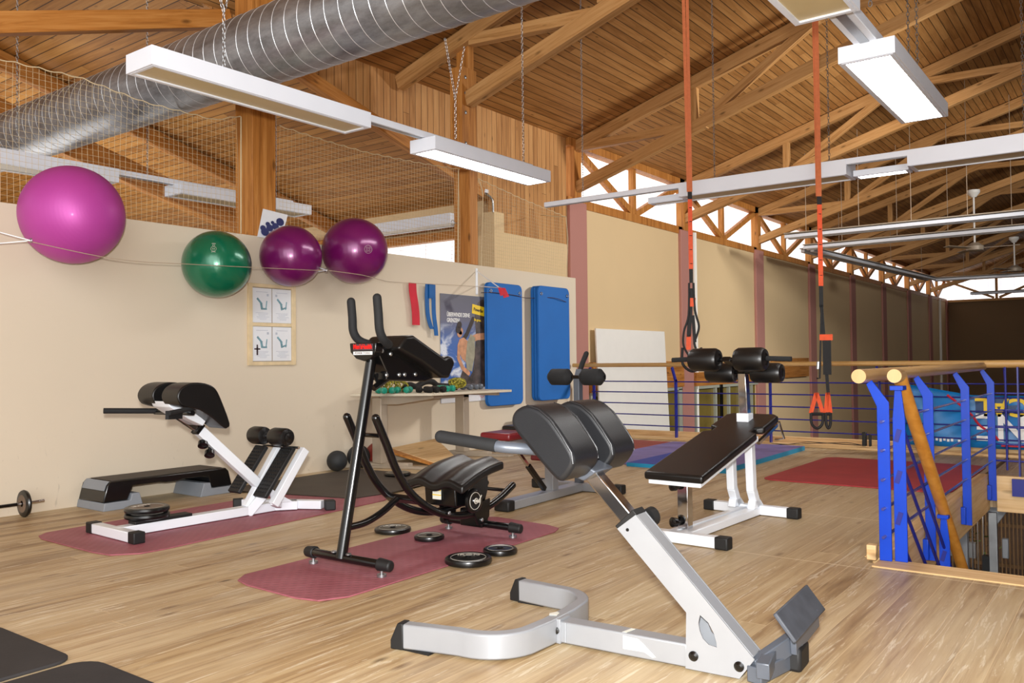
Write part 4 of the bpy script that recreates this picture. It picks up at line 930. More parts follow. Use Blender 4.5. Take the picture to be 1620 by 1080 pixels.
# ------------------------------------------------------------------ machine 4 : bench behind with upright rollers and red pads
t = thing('leg_bench', 'silver bench with red seat and black rollers on a tall upright, half hidden', 'exercise machine', (4.47, 3.43, 0), 2.5)
m = MB(); m.span((.05, -.05, .004), (1.05, .05, .065)); m.build('base_beam', 'grey', t, bevel=.006)
m = MB(); m.span((1.0, -.30, .004), (1.07, .34, .065)); m.build('rear_crossbar', 'grey', t, bevel=.006)
for c0, d0 in (((.03, 0, .036), (.08, .12, .07)), ((1.035, -.33, .036), (.08, .09, .07)), ((1.035, .37, .036), (.08, .09, .07))):
    m = MB(); m.box(c0, d0); m.build('end_cap', 'rubber', t, bevel=.01)
m = MB(); m.span((.59, -.035, .06), (.67, .035, .46)); m.build('seat_post', 'grey', t, bevel=.005)
m = MB(); m.span((1.0, -.025, .06), (1.06, .025, .88)); m.bar((1.03, 0, .86), (1.06, 0, .92), .05, .04); m.build('roller_upright', 'dkgrey', t, bevel=.004)
m = MB(); m.tube([(1.04, 0, .88), (1.10, -.0, .97), (1.13, -.02, 1.045)], .02, 10); m.sphere((1.13, -.02, 1.045), .02, 10, 8); m.build('grab_handle', 'foam', t)
for l0, l1 in ((-.245, -.035), (.035, .245)):
    m = MB(); L = l1-l0; r = .062; m.lathe([(.018, 0), (.03, .004), (r, .035), (r+.001, .037), (r+.001, L-.037), (r, L-.035), (.03, L-.004), (.018, L)], (1.0, l0, .868), (0, 1, 0), 20); m.build('leg_roller', 'foam', t)
m = MB(); m.tube([(1.0, -.25, .868), (1.0, .25, .868)], .014, 8); m.build('roller_axle', 'black', t)
m = MB(); m.bar((.2, 0, .375), (.33, 0, .26), .02, .02); m.build('spring_rod', 'chrome', t)
m = MB(); m.bar((.32, 0, .27), (.53, 0, .08), .034, .034); m.build('gas_spring', 'black', t, bevel=.004)
m = MB(); m.span((-.08, -.12, .475), (.2, .12, .525)); m.build('seat_pad', 'redvinyl', t, bevel=.016, seg=3)
m = MB(); m.bar((.0, 0, .45), (.63, 0, .42), .05, .05); m.build('seat_frame', 'grey', t)
m = MB(); m.span((.2, -.14, .47), (.42, .14, .55)); m.build('back_pad', 'vinyl', t, bevel=.016)
m = MB(); m.bar((.24, -.12, .34), (.5, -.12, .30), .1, .04); m.bar((.3, -.1, .34), (.3, 0, .44), .03, .03); m.build('side_pad', 'redvinyl', t, bevel=.01)
# ------------------------------------------------------------------ machine 5 : big silver back extension in front
t = thing('roman_chair', 'large silver roman chair with charcoal hip pads in the foreground', 'exercise machine', (2.53, 1.70, 0), -86)
def sweep_rect(mb, pts, w, h, zc):
    P = [Vector(p) for p in pts]; n = len(P); vs = []
    for i in range(n):
        a = P[max(0, i-1)]; b = P[min(n-1, i+1)]; d_ = (b-a).normalized(); x = Vector((-d_.y, d_.x, 0))
        for u, v in ((-1, -1), (1, -1), (1, 1), (-1, 1)): vs.append(P[i]+x*u*w/2+Vector((0, 0, zc+v*h/2)))
    fs = [[0, 1, 2, 3], [(n-1)*4+k for k in (3, 2, 1, 0)]]
    for i in range(n-1):
        for k in range(4): fs.append([i*4+k, i*4+(k+1) % 4, (i+1)*4+(k+1) % 4, (i+1)*4+k])
    mb.add(vs, fs)
U = [(-.41, -.345, 0), (-.2, -.305, 0)]
for k in range(0, 9):
    a = math.radians(k*9.5); U.append((-.175+.165*math.sin(a)*1.0, -.305+.165*(1-math.cos(a)), 0))
U += [(-.002, -.06, 0), (-.002, .09, 0)]
for k in range(8, -1, -1):
    a = math.radians(k*9.5); U.append((-.175+.165*math.sin(a), .335-.165*(1-math.cos(a)), 0))
U += [(-.2, .335, 0), (-.37, .355, 0)]
m = MB(); sweep_rect(m, U, .048, .085, .049); m.build('front_frame', 'grey', t, bevel=.006)
for p0, p1 in (((-.405, -.345), (-.455, -.353)), ((-.365, .355), (-.415, .361))):
    m = MB(); d_ = Vector((p1[0]-p0[0], p1[1]-p0[1], 0)); x_ = Vector((-d_.y, d_.x, 0)).normalized()*.0255; A = Vector((*p0, 0)); B = Vector((*p1, 0))
    m.ext([A+x_+V(0, 0, .003), B+x_+V(0, 0, .003), B+x_+V(0, 0, .035), A+d_*.45+x_+V(0, 0, .094), A+x_+V(0, 0, .094)], -x_*2); m.build('end_cap', 'rubber', t, bevel=.004)
    m = MB(); m.box((p0[0]+.05, p0[1]+(.004 if p0[1] < 0 else -.004), .004), (.12, .04, .007)); m.build('foot_pad', 'rubber', t)
m = MB(); m.span((.02, -.034, .008), (.50, .034, .082)); m.build('base_beam', 'grey', t, bevel=.005)
m = MB(); m.span((.0, -.038, .005), (.035, .038, .09)); m.box((.055, -.036, .048), (.003, .004, .07)); m.lathe([(.011, 0), (.013, .004), (.008, .01)], (.0, -.055, .05), (0, -1, 0), 14); m.build('joint_plate', 'grey', t, bevel=.003)
m = MB(); m.lathe([(.013, 0), (.013, .006), (.006, .01)], (.018, -.037, .05), (0, -1, 0), 14); m.build('bolt', 'black', t)
m = MB(); m.ext([(.275, -.0345, .074), (.33, -.0345, .071), (.352, -.0345, .055), (.392, -.0345, .022), (.38, -.0345, .018), (.352, -.0345, .032), (.275, -.0345, .03)], (0, -.001, 0)); m.build('torn_label', 'label', t)
m = MB(); m.ext([(-.02, -.02, .0925), (-.03, .0, .0925), (-.015, .03, .0925), (.0, .02, .0925), (.005, -.01, .0925)], (0, 0, .001)); m.ext([(.27, -.03, .083), (.28, .02, .083), (.295, .02, .083), (.285, -.03, .083)], (0, 0, .001)); m.build('tape_remnant', 'label', t)
# big raked post with welded side gussets and a half-round cut-out
def gusset(l0, th):
    out = [(.262, .430), (.330, .482), (.72, .075), (.672, .008), (.497, .008), (.502, .186)]
    m = MB(); m.sl(out, l0, l0+th); return m
m = MB(); m.sl([(.262, .430), (.330, .482), (.72, .075), (.655, .008), (.60, .008)], -.036, .036); 
m = MB()
m.bar((.296, 0, .455), (.50, 0, .243), .072, .086); m.bar((.515, 0, .281), (.712, 0, .076), .072, .012); m.bar((.71, 0, .07), (.665, 0, .012), .072, .01); m.bar((.502, 0, .012), (.668, 0, .012), .072, .01); m.bar((.504, 0, .012), (.506, 0, .19), .072, .008); m.build('raked_post', 'grey', t, bevel=.004)
bmx = bmesh.new()
outl = [(.300, .391), (.330, .482), (.72, .075), (.672, .008), (.497, .008), (.502, .186)]
hole = [(.535+.045*math.sin(a)*.9+.0*1, .125+.052*math.cos(a)) for a in [math.radians(x) for x in range(0, 181, 20)]]
# plate around the hole, built as two halves that meet at the cut-out
hx = [(.548, .185), (.575, .165), (.592, .135), (.600, .108), (.602, .092), (.575, .096), (.556, .112), (.546, .135), (.542, .16)]
outer_pts = [(.502, .186), (.497, .008), (.672, .008), (.72, .075), (.40, .408), (.33, .482), (.262, .43)]
for l0 in (-.042, .037):
    m = MB()
    # ring strip: split polygon into left/lower part and right/upper part
    m.sl([(.502, .186), (.548, .185), (.542, .16), (.546, .135), (.556, .112), (.575, .096), (.602, .092), (.672, .008), (.497, .008)], l0, l0+.005)
    m.sl([(.502, .186), (.262, .430), (.330, .482), (.72, .075), (.672, .008), (.602, .092), (.600, .108), (.592, .135), (.575, .165), (.548, .185)], l0, l0+.005)
    m.build('gusset_plate', 'grey', t)
m = MB()
for s_, z_ in ((.525, .052), (.672, .046)): m.lathe([(.016, 0), (.016, .004), (.008, .01), (.0, .01)], (s_, -.042, z_), (0, -1, 0), 16)
m.lathe([(.006, 0), (.005, .003)], (.30, -.042, .43), (0, -1, 0), 10); m.build('bolt', 'black', t)
m = MB(); m.bar((.30, 0, .452), (.285, 0, .468), .078, .09); m.build('collar', 'rubber', t, bevel=.003)
m = MB(); m.bar((.31, 0, .44), (.11, 0, .645), .052, .052); m.build('slide_tube', 'chrome', t, bevel=.006)
m = MB(); m.sl([(.03, .70), (.2, .62), (.15, .585), (.10, .60), (.06, .65)], -.07, .07); m.build('pad_bracket', 'dkgrey', t, bevel=.006)
m = MB(); m.lathe([(.008, -.02), (.008, .02), (.03, .02), (.033, .045), (.015, .055)], (.325, .04, .455), (.25, .8, .1), 18); m.build('knob', 'rubber', t)
prof = [(-.035, .785), (-.032, .815), (-.01, .838), (.03, .85), (.075, .838), (.12, .805), (.165, .75), (.20, .70), (.205, .665), (.175, .62), (.145, .605), (.10, .64), (.03, .71), (-.015, .755)]
for l0, l1 in ((-.235, -.055), (.055, .235)):
    m = MB(); m.sl(closed(prof), l0, l1); p_ = m.build('hip_pad', 'vinylgrey', t, bevel=.016, seg=4, ang=60)
    m = MB(); ll = l0-.0005
    m.tube([(a*.97+.002, l0+.001, b*.995+.003) for a, b in prof[3:9]], .0035, 6); m.build('piping', 'vinylgrey', p_); m = MB(); m.tube([(a*.97+.002, l1-.001, b*.995+.003) for a, b in prof[3:9]], .0035, 6); m.build('piping', 'vinylgrey', p_)
m = MB(); m.tube(smooth([(-.32, -.25, .733), (-.22, -.24, .722), (-.10, -.225, .708)], 4), .0225, 16); m.sphere((-.32, -.25, .733), .0225, 14, 8); m.build('hand_grip', 'foam', t)
m = MB(); m.tube(smooth([(-.13, -.228, .710), (-.07, -.215, .703), (.0, -.16, .695), (.05, -.08, .68), (.08, 0, .665), (.08, .1, .665)], 5), .02, 16); m.build('handle_tube', 'dkgrey', t)
m = MB(); m.tube(smooth([(.02, .25, .70), (.03, .2, .69), (.06, .1, .67)], 4), .02, 12); m.build('handle_tube', 'dkgrey', t)
Rf = Matrix.Rotation(math.radians(52), 3, 'Y')
m = MB(); m.box((.797, .21, .168), (.10, .39, .014), Rf); m.build('foot_plate', 'plategrey', t, bevel=.004)
m = MB(); m.bar((.71, -.02, .04), (.80, .16, .10), .03, .06); m.bar((.80, .10, .09), (.815, .34, .12), .02, .06); m.bar((.74, .06, .06), (.75, -.06, .05), .04, .05); m.build('plate_bracket', 'dkgrey', t, bevel=.003)
m = MB(); m.box((.79, .17, .04), (.06, .11, .08)); m.build('rear_foot', 'rubber', t, bevel=.012)
m = MB(); m.bar((.72, -.05, .03), (.78, .2, .03), .05, .05); m.build('rear_crossbar', 'dkgrey', t, bevel=.004)
# ------------------------------------------------------------------ step platform, barbell, balls
t = thing('step_platform', 'black aerobic step on two grey risers against the peach wall', 'step platform', (2.97, 5.69, 0), 0)
Ls, Ws = 1.03, .37
def riser(x0, x1, flip):
    m = MB(); a = .025
    pr_ = [(x0, 0), (x1, 0), (x1-.03, .10), (x1-.085, .10), (x1-.095, .055), (x0+.01, .055)] if not flip else [(x1, 0), (x0, 0), (x0+.03, .10), (x0+.085, .10), (x0+.095, .055), (x1-.01, .055)]
    m.ext([(p, 0, z) for p, z in pr_], (0, Ws, 0)); m.build('riser', 'riser', t, bevel=.004)
M['riser'] = simple('grey_plastic', srgb(136, 142, 150), .5, 0, .03)
riser(0, .29, False); riser(Ls-.29, Ls, True)
m = MB(); m.ext([(.005, .015, .056), (.035, .015, .17), (.06, .015, .195), (Ls-.06, .015, .195), (Ls-.035, .015, .17), (Ls-.005, .015, .056), (Ls-.17, .015, .056), (Ls-.2, .015, .10), (Ls-.21, .015, .15), (Ls-.42, .015, .15), (Ls-.47, .015, .142), (.47, .015, .142), (.42, .015, .15), (.22, .015, .15), (.2, .015, .10), (.18, .015, .056)], (0, Ws-.03, 0)); m.build('deck', 'black', t, bevel=.008)
m = MB(); m.ext([(.034, .04, .172), (.056, .04, .196), (.07, .04, .198), (.07, .33, .198), (.056, .33, .196), (.034, .33, .172)] if 0 else [(.022, .03, .135), (.035, .03, .173), (.058, .03, .1965), (.058, .33, .1965), (.035, .33, .173), (.022, .33, .135)], (-.003, 0, .002)); m.build('end_trim', 'riser', t)
m = MB(); m.span((.08, .04, .1955), (Ls-.08, Ws-.04, .199)); m.build('tread_mat', 'brownmat', t, bevel=.002)
t = thing('barbell', 'short barbell with one black plate standing at the left wall', 'barbell', (2.56, 5.95, .09))
m = MB(); m.tube([(-1.2, .0, .0), (-.03, 0, 0)], .011, 12); m.build('bar', 'black', t)
m = MB(); m.tube([(-.03, 0, 0), (.14, 0, .003)], .011, 12); m.build('sleeve', 'chrome', t)
m = MB(); m.lathe([(.06, 0), (.085, .004), (.09, .014), (.085, .026), (.066, .03), (.06, .026), (.02, .026)], (.0, 0, 0), (1, 0, 0), 32); wp = m.build('weight', 'plate', t)
m = MB(); m.lathe([(.02, -.002), (.02, .0), (.058, .0), (.058, -.002)], (.001, 0, 0), (1, 0, 0), 32); m.build('weight_face', 'platebrown', wp)
m = MB(); m.lathe([(.02, 0), (.024, .004), (.024, .014), (.015, .018)], (.03, 0, 0), (1, 0, 0), 16); m.tube([(.04, 0, .0), (.045, -.01, .04)], .006, 6); m.build('collar', 'black', t)
for c_, r_, mt, lb in (((5.298, 5.97, .094), .094, 'balldark', 'leftmost dark medicine ball at the foot of the wall'), ((5.56, 5.965, .110), .108, 'balldark', 'dark medicine ball between the other dark one and the red one'), ((5.80, 5.96, .112), .112, 'ballred', 'red medicine ball at the foot of the wall')):
    t = thing('medicine_ball', lb, 'medicine ball', c_); m = MB(); m.sphere((0, 0, 0), r_, 32, 20); m.build('shell', mt, t)
    m = MB(); m.torus((0, 0, 0), r_, .0015, (.2, 1, .3), 40, 4); m.build('seam', mt, t)
# ------------------------------------------------------------------ desk with small weights
t = thing('desk', 'beige desk with two column legs standing under the poster', 'desk', (0, 0, 0))
m = MB(); m.flat([(5.90, 5.34), (6.99, 5.22), (7.02, 6.03), (5.52, 6.03), (5.55, 5.9)], .675, .025); m.build('table_top', 'desk', t, bevel=.004)
m = MB(); m.ext([(5.62, 5.72, .675), (5.78, 5.5, .675), (6.05, 5.45, .665), (6.05, 5.45, .645), (5.72, 5.6, .6), (5.64, 5.72, .60)], (.03, .06, 0)); m.span((5.7, 5.72, .62), (6.9, 5.8, .675)); m.bar((6.86, 5.3, .66), (6.86, 5.95, .66), .05, .03); m.build('under_frame', 'deskleg', t)
for x in (5.66, 6.86):
    m = MB(); m.span((x-.045, 5.72, .05), (x+.045, 5.84, .66)); m.build('leg', 'deskleg', t, bevel=.006)
    m = MB(); m.ext([(x-.08, 5.98, .0), (x+.0, 5.98, .0), (x+.22, 5.27, .0), (x+.14, 5.27, .0)], (0, 0, .025)); m.ext([(x-.06, 5.93, .02), (x+.02, 5.93, .02), (x+.15, 5.5, .02), (x+.08, 5.5, .02)], (0, 0, .035)); m.build('foot', 'deskleg', t, bevel=.006)
def dumbbell(x, y, rz, mat, label, group, s=1.0, z=.7):
    t = thing('dumbbell', label, 'dumbbell', (x, y, z+.0315*s), rz, group)
    for k in (-1, 1):
        m = MB(); m.lathe([(.018*s, -.028*s), (.03*s, -.022*s), (.031*s, 0), (.03*s, .022*s), (.018*s, .028*s)], (k*.058*s, 0, 0), (1, 0, 0), 8); m.build('head', mat, t)
    m = MB(); m.tube([(-.05*s, 0, 0), (.05*s, 0, 0)], .011*s, 10); m.build('handle', mat, t)
    return t
for i, (x, y, rz, lb) in enumerate(((5.62, 5.72, 70, 'mint dumbbell at the left end of the desk beside the black machine'), (5.74, 5.66, 20, 'mint dumbbell in front of the rope coil heap'), (5.88, 5.62, 30, 'mint dumbbell right of its twin on the desk'), (5.98, 5.74, 60, 'mint dumbbell half hidden behind the row on the desk'), (6.24, 5.50, 80, 'mint dumbbell close to the yellow rope bundle'), (6.33, 5.52, 95, 'mint dumbbell touching the yellow rope bundle'))):
    dumbbell(x, y, rz, 'mint', lb, 'mint dumbbells on the desk')
for x, y, rz, lb in ((5.93, 5.46, 100, 'black dumbbell nearest the desk corner'), (6.02, 5.45, 95, 'black dumbbell in the middle of the three at the desk front'), (6.12, 5.45, 90, 'black dumbbell beside the mint ones at the desk front')): dumbbell(x, y, rz, 'rubber', lb, 'black dumbbells on the desk')
for x, y, lb in ((6.72, 5.6, 'dark blue dumbbell right of the rope bundle'), (6.84, 5.62, 'dark blue dumbbell near the right desk end'), (6.95, 5.65, 'dark blue dumbbell at the right desk end by the blue mat')): dumbbell(x, y, 80, 'dkgrey', lb, 'dark dumbbells on the desk', .95)
def heap(name, cx_, cy_, z, rx, rz_, n, r, mat, label, cat):
    m = MB(); rnd = random.Random(int(cx_*100))
    for i in range(n):
        a = rnd.uniform(0, PI*2); R_ = rx*rnd.uniform(.45, 1); tl = rnd.uniform(-.9, .9); c0 = Vector((cx_+rnd.uniform(-.3, .3)*rx, cy_+rnd.uniform(-.3, .3)*rx, z+r+rz_*rnd.uniform(.35, .6)))
        ax = Vector((math.cos(a)*.8, math.sin(a)*.8, .5)).normalized(); up_ = Vector((0, 0, 1)); x_ = ax.cross(up_).normalized(); y_ = ax.cross(x_)
        P = [c0+x_*R_*.9*math.cos(b)+y_*min(R_, rz_)*.55*math.sin(b) for b in [2*PI*k/14 for k in range(15)]]
        P = [Vector((p.x, p.y, max(p.z, z+r))) for p in P]; m.tube(P, r, 6, False)
    return tag(m.build(name, mat), label, cat)
heap('rope_bundle', 6.45, 5.5, .7, .09, .15, 16, .008, 'tapeyel', 'bundle of yellow and black rope on the desk', 'rope')
heap('rope_bundle', 5.85, 5.82, .7, .2, .12, 14, .006, 'tapeyel', 'flat heap of yellow rope behind the mint dumbbells', 'rope')
m = MB(); m.torus((6.18, 5.6, .725), .04, .014, (0, .3, 1), 24, 8); tag(m.build('resistance_ring', 'lime'), 'lime green rubber ring among the dumbbells on the desk', 'exercise ring')
m = MB(); m.tube(smooth([(5.98, 5.78, .735), (6.08, 5.8, .77), (6.18, 5.8, .75), (6.3, 5.8, .79), (6.42, 5.8, .79), (6.5, 5.8, .75), (6.62, 5.78, .74), (6.7, 5.7, .725)], 4), .03, 10); tag(m.build('ankle_weight', 'blackweb'), 'long black ankle weight lying at the back of the desk', 'ankle weight')
# ramp under desk
t = thing('wooden_ramp', 'low wooden ramp board leaning under the desk', 'ramp', (0, 0, 0))
m = MB(); m.ext([(6.06, 6.05, .12), (6.75, 6.05, .16), (6.40, 5.45, .01), (6.10, 5.5, .01)], (0, 0, .02)); m.build('board', 'pineX', t, bevel=.003)
m = MB(); m.ext([(5.93, 6.05, .125), (6.06, 6.05, .12), (6.10, 5.5, .0), (6.06, 5.5, .0)], (0, .0, .02)); m.build('side_rail', 'woodX', t)
t = thing('yoga_block_stack', 'black foam blocks stacked on the dark red box by the wall', 'foam block', (8.2, 5.9, .0))
m = MB(); m.span((-.14, -.1, .16), (.10, .1, .23)); m.span((-.14, -.1, .235), (.10, .1, .31)); m.build('block', 'rubber', t, bevel=.004)
m = MB(); m.span((8.0, 5.3, .001), (8.55, 6.05, .155)); tag(m.build('gym_box', 'redvinyl', bevel=.02), 'dark red padded box against the wall under the black foam blocks', 'box')
# ------------------------------------------------------------------ railings
rods = (.715, .58, .44, .30, .165)
t = thing('railing', 'far blue railing with a round wooden handrail across the gallery edge', 'railing')
m = MB(); m.tube([(RX, YP-.04, .925), (RX, -4, .925)], .026, 14); m.build('handrail', 'railY', t)
for z in rods: 
    m = MB(); m.tube([(RX+.12, YP-.25, z), (RX+.12, -4, z)], .0075, 8); m.build('rod', 'navy', t)
for y in (5.80, 4.63, 3.45, 2.27, 1.1, -.1, -1.3):
    m = MB(); m.bar((RX+.12, y, -.2), (RX+.12, y, .74), .016, .055, (1, 0, 0)); m.bar((RX+.12, y, .72), (RX+.02, y, .895), .016, .045, (1, 0, 0)); m.build('post', 'navy', t)
t = thing('railing', 'near blue railing beside the stair opening, round wooden rail on bent flat posts', 'railing')
RYY = 1.105; PY = 1.03
m = MB(); m.tube([(4.27, RYY, .905), (HX1+.05, RYY, .905)], .034, 24); hr = m.build('handrail', 'railX', t)
m = MB(); m.lathe([(.034, 0), (.034, .002), (0, .0021)], (4.268, RYY, .905), (-1, 0, 0), 24); m.build('end_grain', 'railEnd', hr)
PXs = (4.40, 5.47, 6.75, 8.0)
for i, x in enumerate(PXs):
    m = MB(); b0 = 0.007 if i == 0 else -.2; w_ = .055
    m.ext([(x, PY-.028, b0), (x, PY+.028, b0), (x, PY+.028, .755), (x, RYY+.0, .862), (x, RYY-.022, .888), (x, PY-.01, .80), (x, PY-.028, .775)], (.012, 0, 0)); m.build('post', 'blue', t, bevel=.002)
    if i:
        m = MB(); m.span((x-.05, HY-.03, -.19), (x-.001, HY-.001, -.07)); m.build('post_foot', 'blue', t, bevel=.003)
for z in (.683, .544, .402, .262, .126):
    m = MB(); m.tube([(4.36, PY, z), (HX1, PY, z)], .0075, 8); m.build('rod', 'blueRod', t)
t = thing('railing', 'far right blue railing at the end of the stair opening', 'railing')
m = MB(); m.tube([(HX1+.05, RYY-.02, .925), (HX1+.05, -4, .925)], .033, 18); m.build('handrail', 'railY', t)
for y in (.84, -.3, -1.5):
    m = MB(); m.bar((HX1-.02, y, -.15), (HX1-.02, y, .9), .012, .06, (1, 0, 0)); m.box((HX1-.1, y, -.08), (.04, .1, .14)); m.build('post', 'navy', t)
m = MB(); m.tube([(HX1-.03, .93, .05), (HX1-.03, .93, .9)], .008, 8); m.build('upright_rod', 'navy', t)
for z in (.683, .544, .402, .262, .126):
    m = MB(); m.tube([(HX1-.03, 1.02, z), (HX1-.03, -4, z)], .0075, 8); m.build('rod', 'navy', t)
# stair handrail going down along the opening
t = thing('stair_railing', 'orange wooden stair handrail with blue bars descending through the opening', 'railing')
SY = .965; S0 = Vector((4.36, SY, .905)); sd = Vector((1, 0, -.775)).normalized()
m = MB(); m.tube([S0, S0+Vector((.10, 0, 0)), S0+Vector((.14, 0, -.02))], .033, 24); hb = m.build('handrail_start', 'railX', t)
m = MB(); m.lathe([(.033, 0), (.033, .002), (0, .0021)], (4.359, SY, .905), (-1, 0, 0), 24); m.build('end_grain', 'railEnd', hb)
m = MB(); m.tube([S0+Vector((.1, 0, .0)), S0+Vector((.1, 0, 0))+sd*3.2], .033, 20); m.build('handrail', 'railO', t)
for x, b0, tp in ((4.42, 0.007, .845), (5.5, -.9, .06)):
    m = MB(); m.ext([(x, SY-.03, b0), (x, SY+.028, b0), (x, SY+.026, tp-.15), (x, SY+.014, tp), (x, SY-.014, tp), (x, SY-.03, tp-.15)], (.012, 0, 0)); m.span((x-.03, SY-.03, tp-.01), (x+.05, SY+.03, tp+.012)); m.build('post', 'blue', t, bevel=.002)
    m = MB()
    for k in range(3): z = tp-.23-.2*k; m.bar((x-.003, SY-.005, z+.03), (x-.003, SY+.012, z-.03), .004, .022)
    m.build('slot', 'navy', t)
for off in (.19, .39, .59, .79):
    m = MB(); a = Vector((4.43, SY, .90-off)); m.tube([a, a+sd*3.0], .009, 8); m.build('bar', 'navy', t)
m = MB()
# stairs
st = thing('staircase', 'wooden open stair below the floor opening', 'staircase')
for k in range(11):
    m = MB(); x = 4.62+.28*k; z = -.2-.2*k; m.span((x, -.1, z-.04), (x+.27, .85, z)); m.build('tread', 'pineY', st)
m = MB(); m.bar((4.5, .90, -.25), (7.7, .90, -2.6), .04, .2); m.build('stringer', 'navy', st)
# banner on the far railing, seen from behind (its print upside down)
t = thing('banner', 'blue banner with upside down yellow and white letters tied to the far railing', 'banner')
BX = RX+.155
NS_, m = 24, MB(); vs = []; fs = []
for i in range(NS_+1):
    y = 2.05-2.6*i/NS_; top = .715-.115*min(1, i/6)-.0*i; bot = .075
    for j in range(9): vs.append((BX+.015*math.sin(i*1.3+j*.7)*(1 if i < 12 else .35)+.008*math.sin(j*2.1+i), y, bot+(top-bot)*j/8))
for i in range(NS_):
    for j in range(8): fs.append([i*9+j, (i+1)*9+j, (i+1)*9+j+1, i*9+j+1])
m.add(vs, fs); bn = m.build('cloth', 'banner', t, ang=80); so = bn.modifiers.new('thick', 'SOLIDIFY'); so.thickness = .004
m = MB(); m.span((BX-.014, 1.37, .405), (BX-.010, -.5, .585)); m.build('dark_stripe', 'bannerdark', t)
Rr = (-PI/2, 0, PI/2)
Eb = Matrix(((0, 0, -1), (1, 0, 0), (0, -1, 0))).to_euler()
text('CAL', .25, (BX-.034, 1.37, .495), Eb, 'yellow', t, align='RIGHT', sx=1.0)
text('NE', .37, (BX-.034, 1.37, .30), Eb, 'text_white', t, align='RIGHT', sx=.95)
m = MB()
for k_ in range(9): m.box((BX-.034, 1.76-.035*k_-(.03 if k_ > 5 else 0), .14+.006*(k_ % 2)), (.003, .022, .02+.012*((k_*7) % 3)/2))
m.build('small_print', 'text_white', t)
m = MB(); m.tube(smooth([(BX-.035, 1.62, .60), (BX-.035, 1.5, .5), (BX-.035, 1.4, .40), (BX-.035, 1.33, .3), (BX-.035, 1.22, .22), (BX-.035, 1.17, .16)], 4), .012, 6); m.box((BX-.03, .9, .115), (.005, .5, .03)); m.build('red_stroke', 'redcloth', t)
# white board leaning on the hall wall
m = MB(); m.ext([(11.78, YW-.08, 1.5), (14.22, YW-.08, 1.5), (14.22, YW-.2, -1.3), (11.78, YW-.2, -1.3)], (0, -.03, 0)); tag(m.build('white_board', 'panelwhite', bevel=.004), 'large plain white board leaning on the hall wall behind the railing', 'board')
# strap lying on the kerb, small clamps
m = MB()
for off in (0, .02):
    P = smooth([(9.3, 3.35, .03+off), (9.4, 3.2, .035), (9.42, 3.0, .05+off), (9.5, 2.8, .06), (9.5, 2.6, .055+off), (9.55, 2.45, .05)], 4)
    for a, b in zip(P, P[1:]): m.bar(a, b, .03, .004)
tag(m.build('black_strap', 'blackweb'), 'black webbing strap curled on the floor edge beside the lilac mat', 'strap')
for y, lb in ((1.98+.45, 'small black clamp on the lowest rod, the one farther from the blue posts'), (2.35-.45, 'pair of black clamps on the lowest rod beside the blue posts')):
    m = MB(); m.span((RX+.09, y-.02, .04), (RX+.15, y+.02, .19)); m.span((RX+.1, y-.07, .04), (RX+.14, y-.045, .17)); tag(m.build('rail_clamp', 'rubber', bevel=.006), lb, 'clamp')
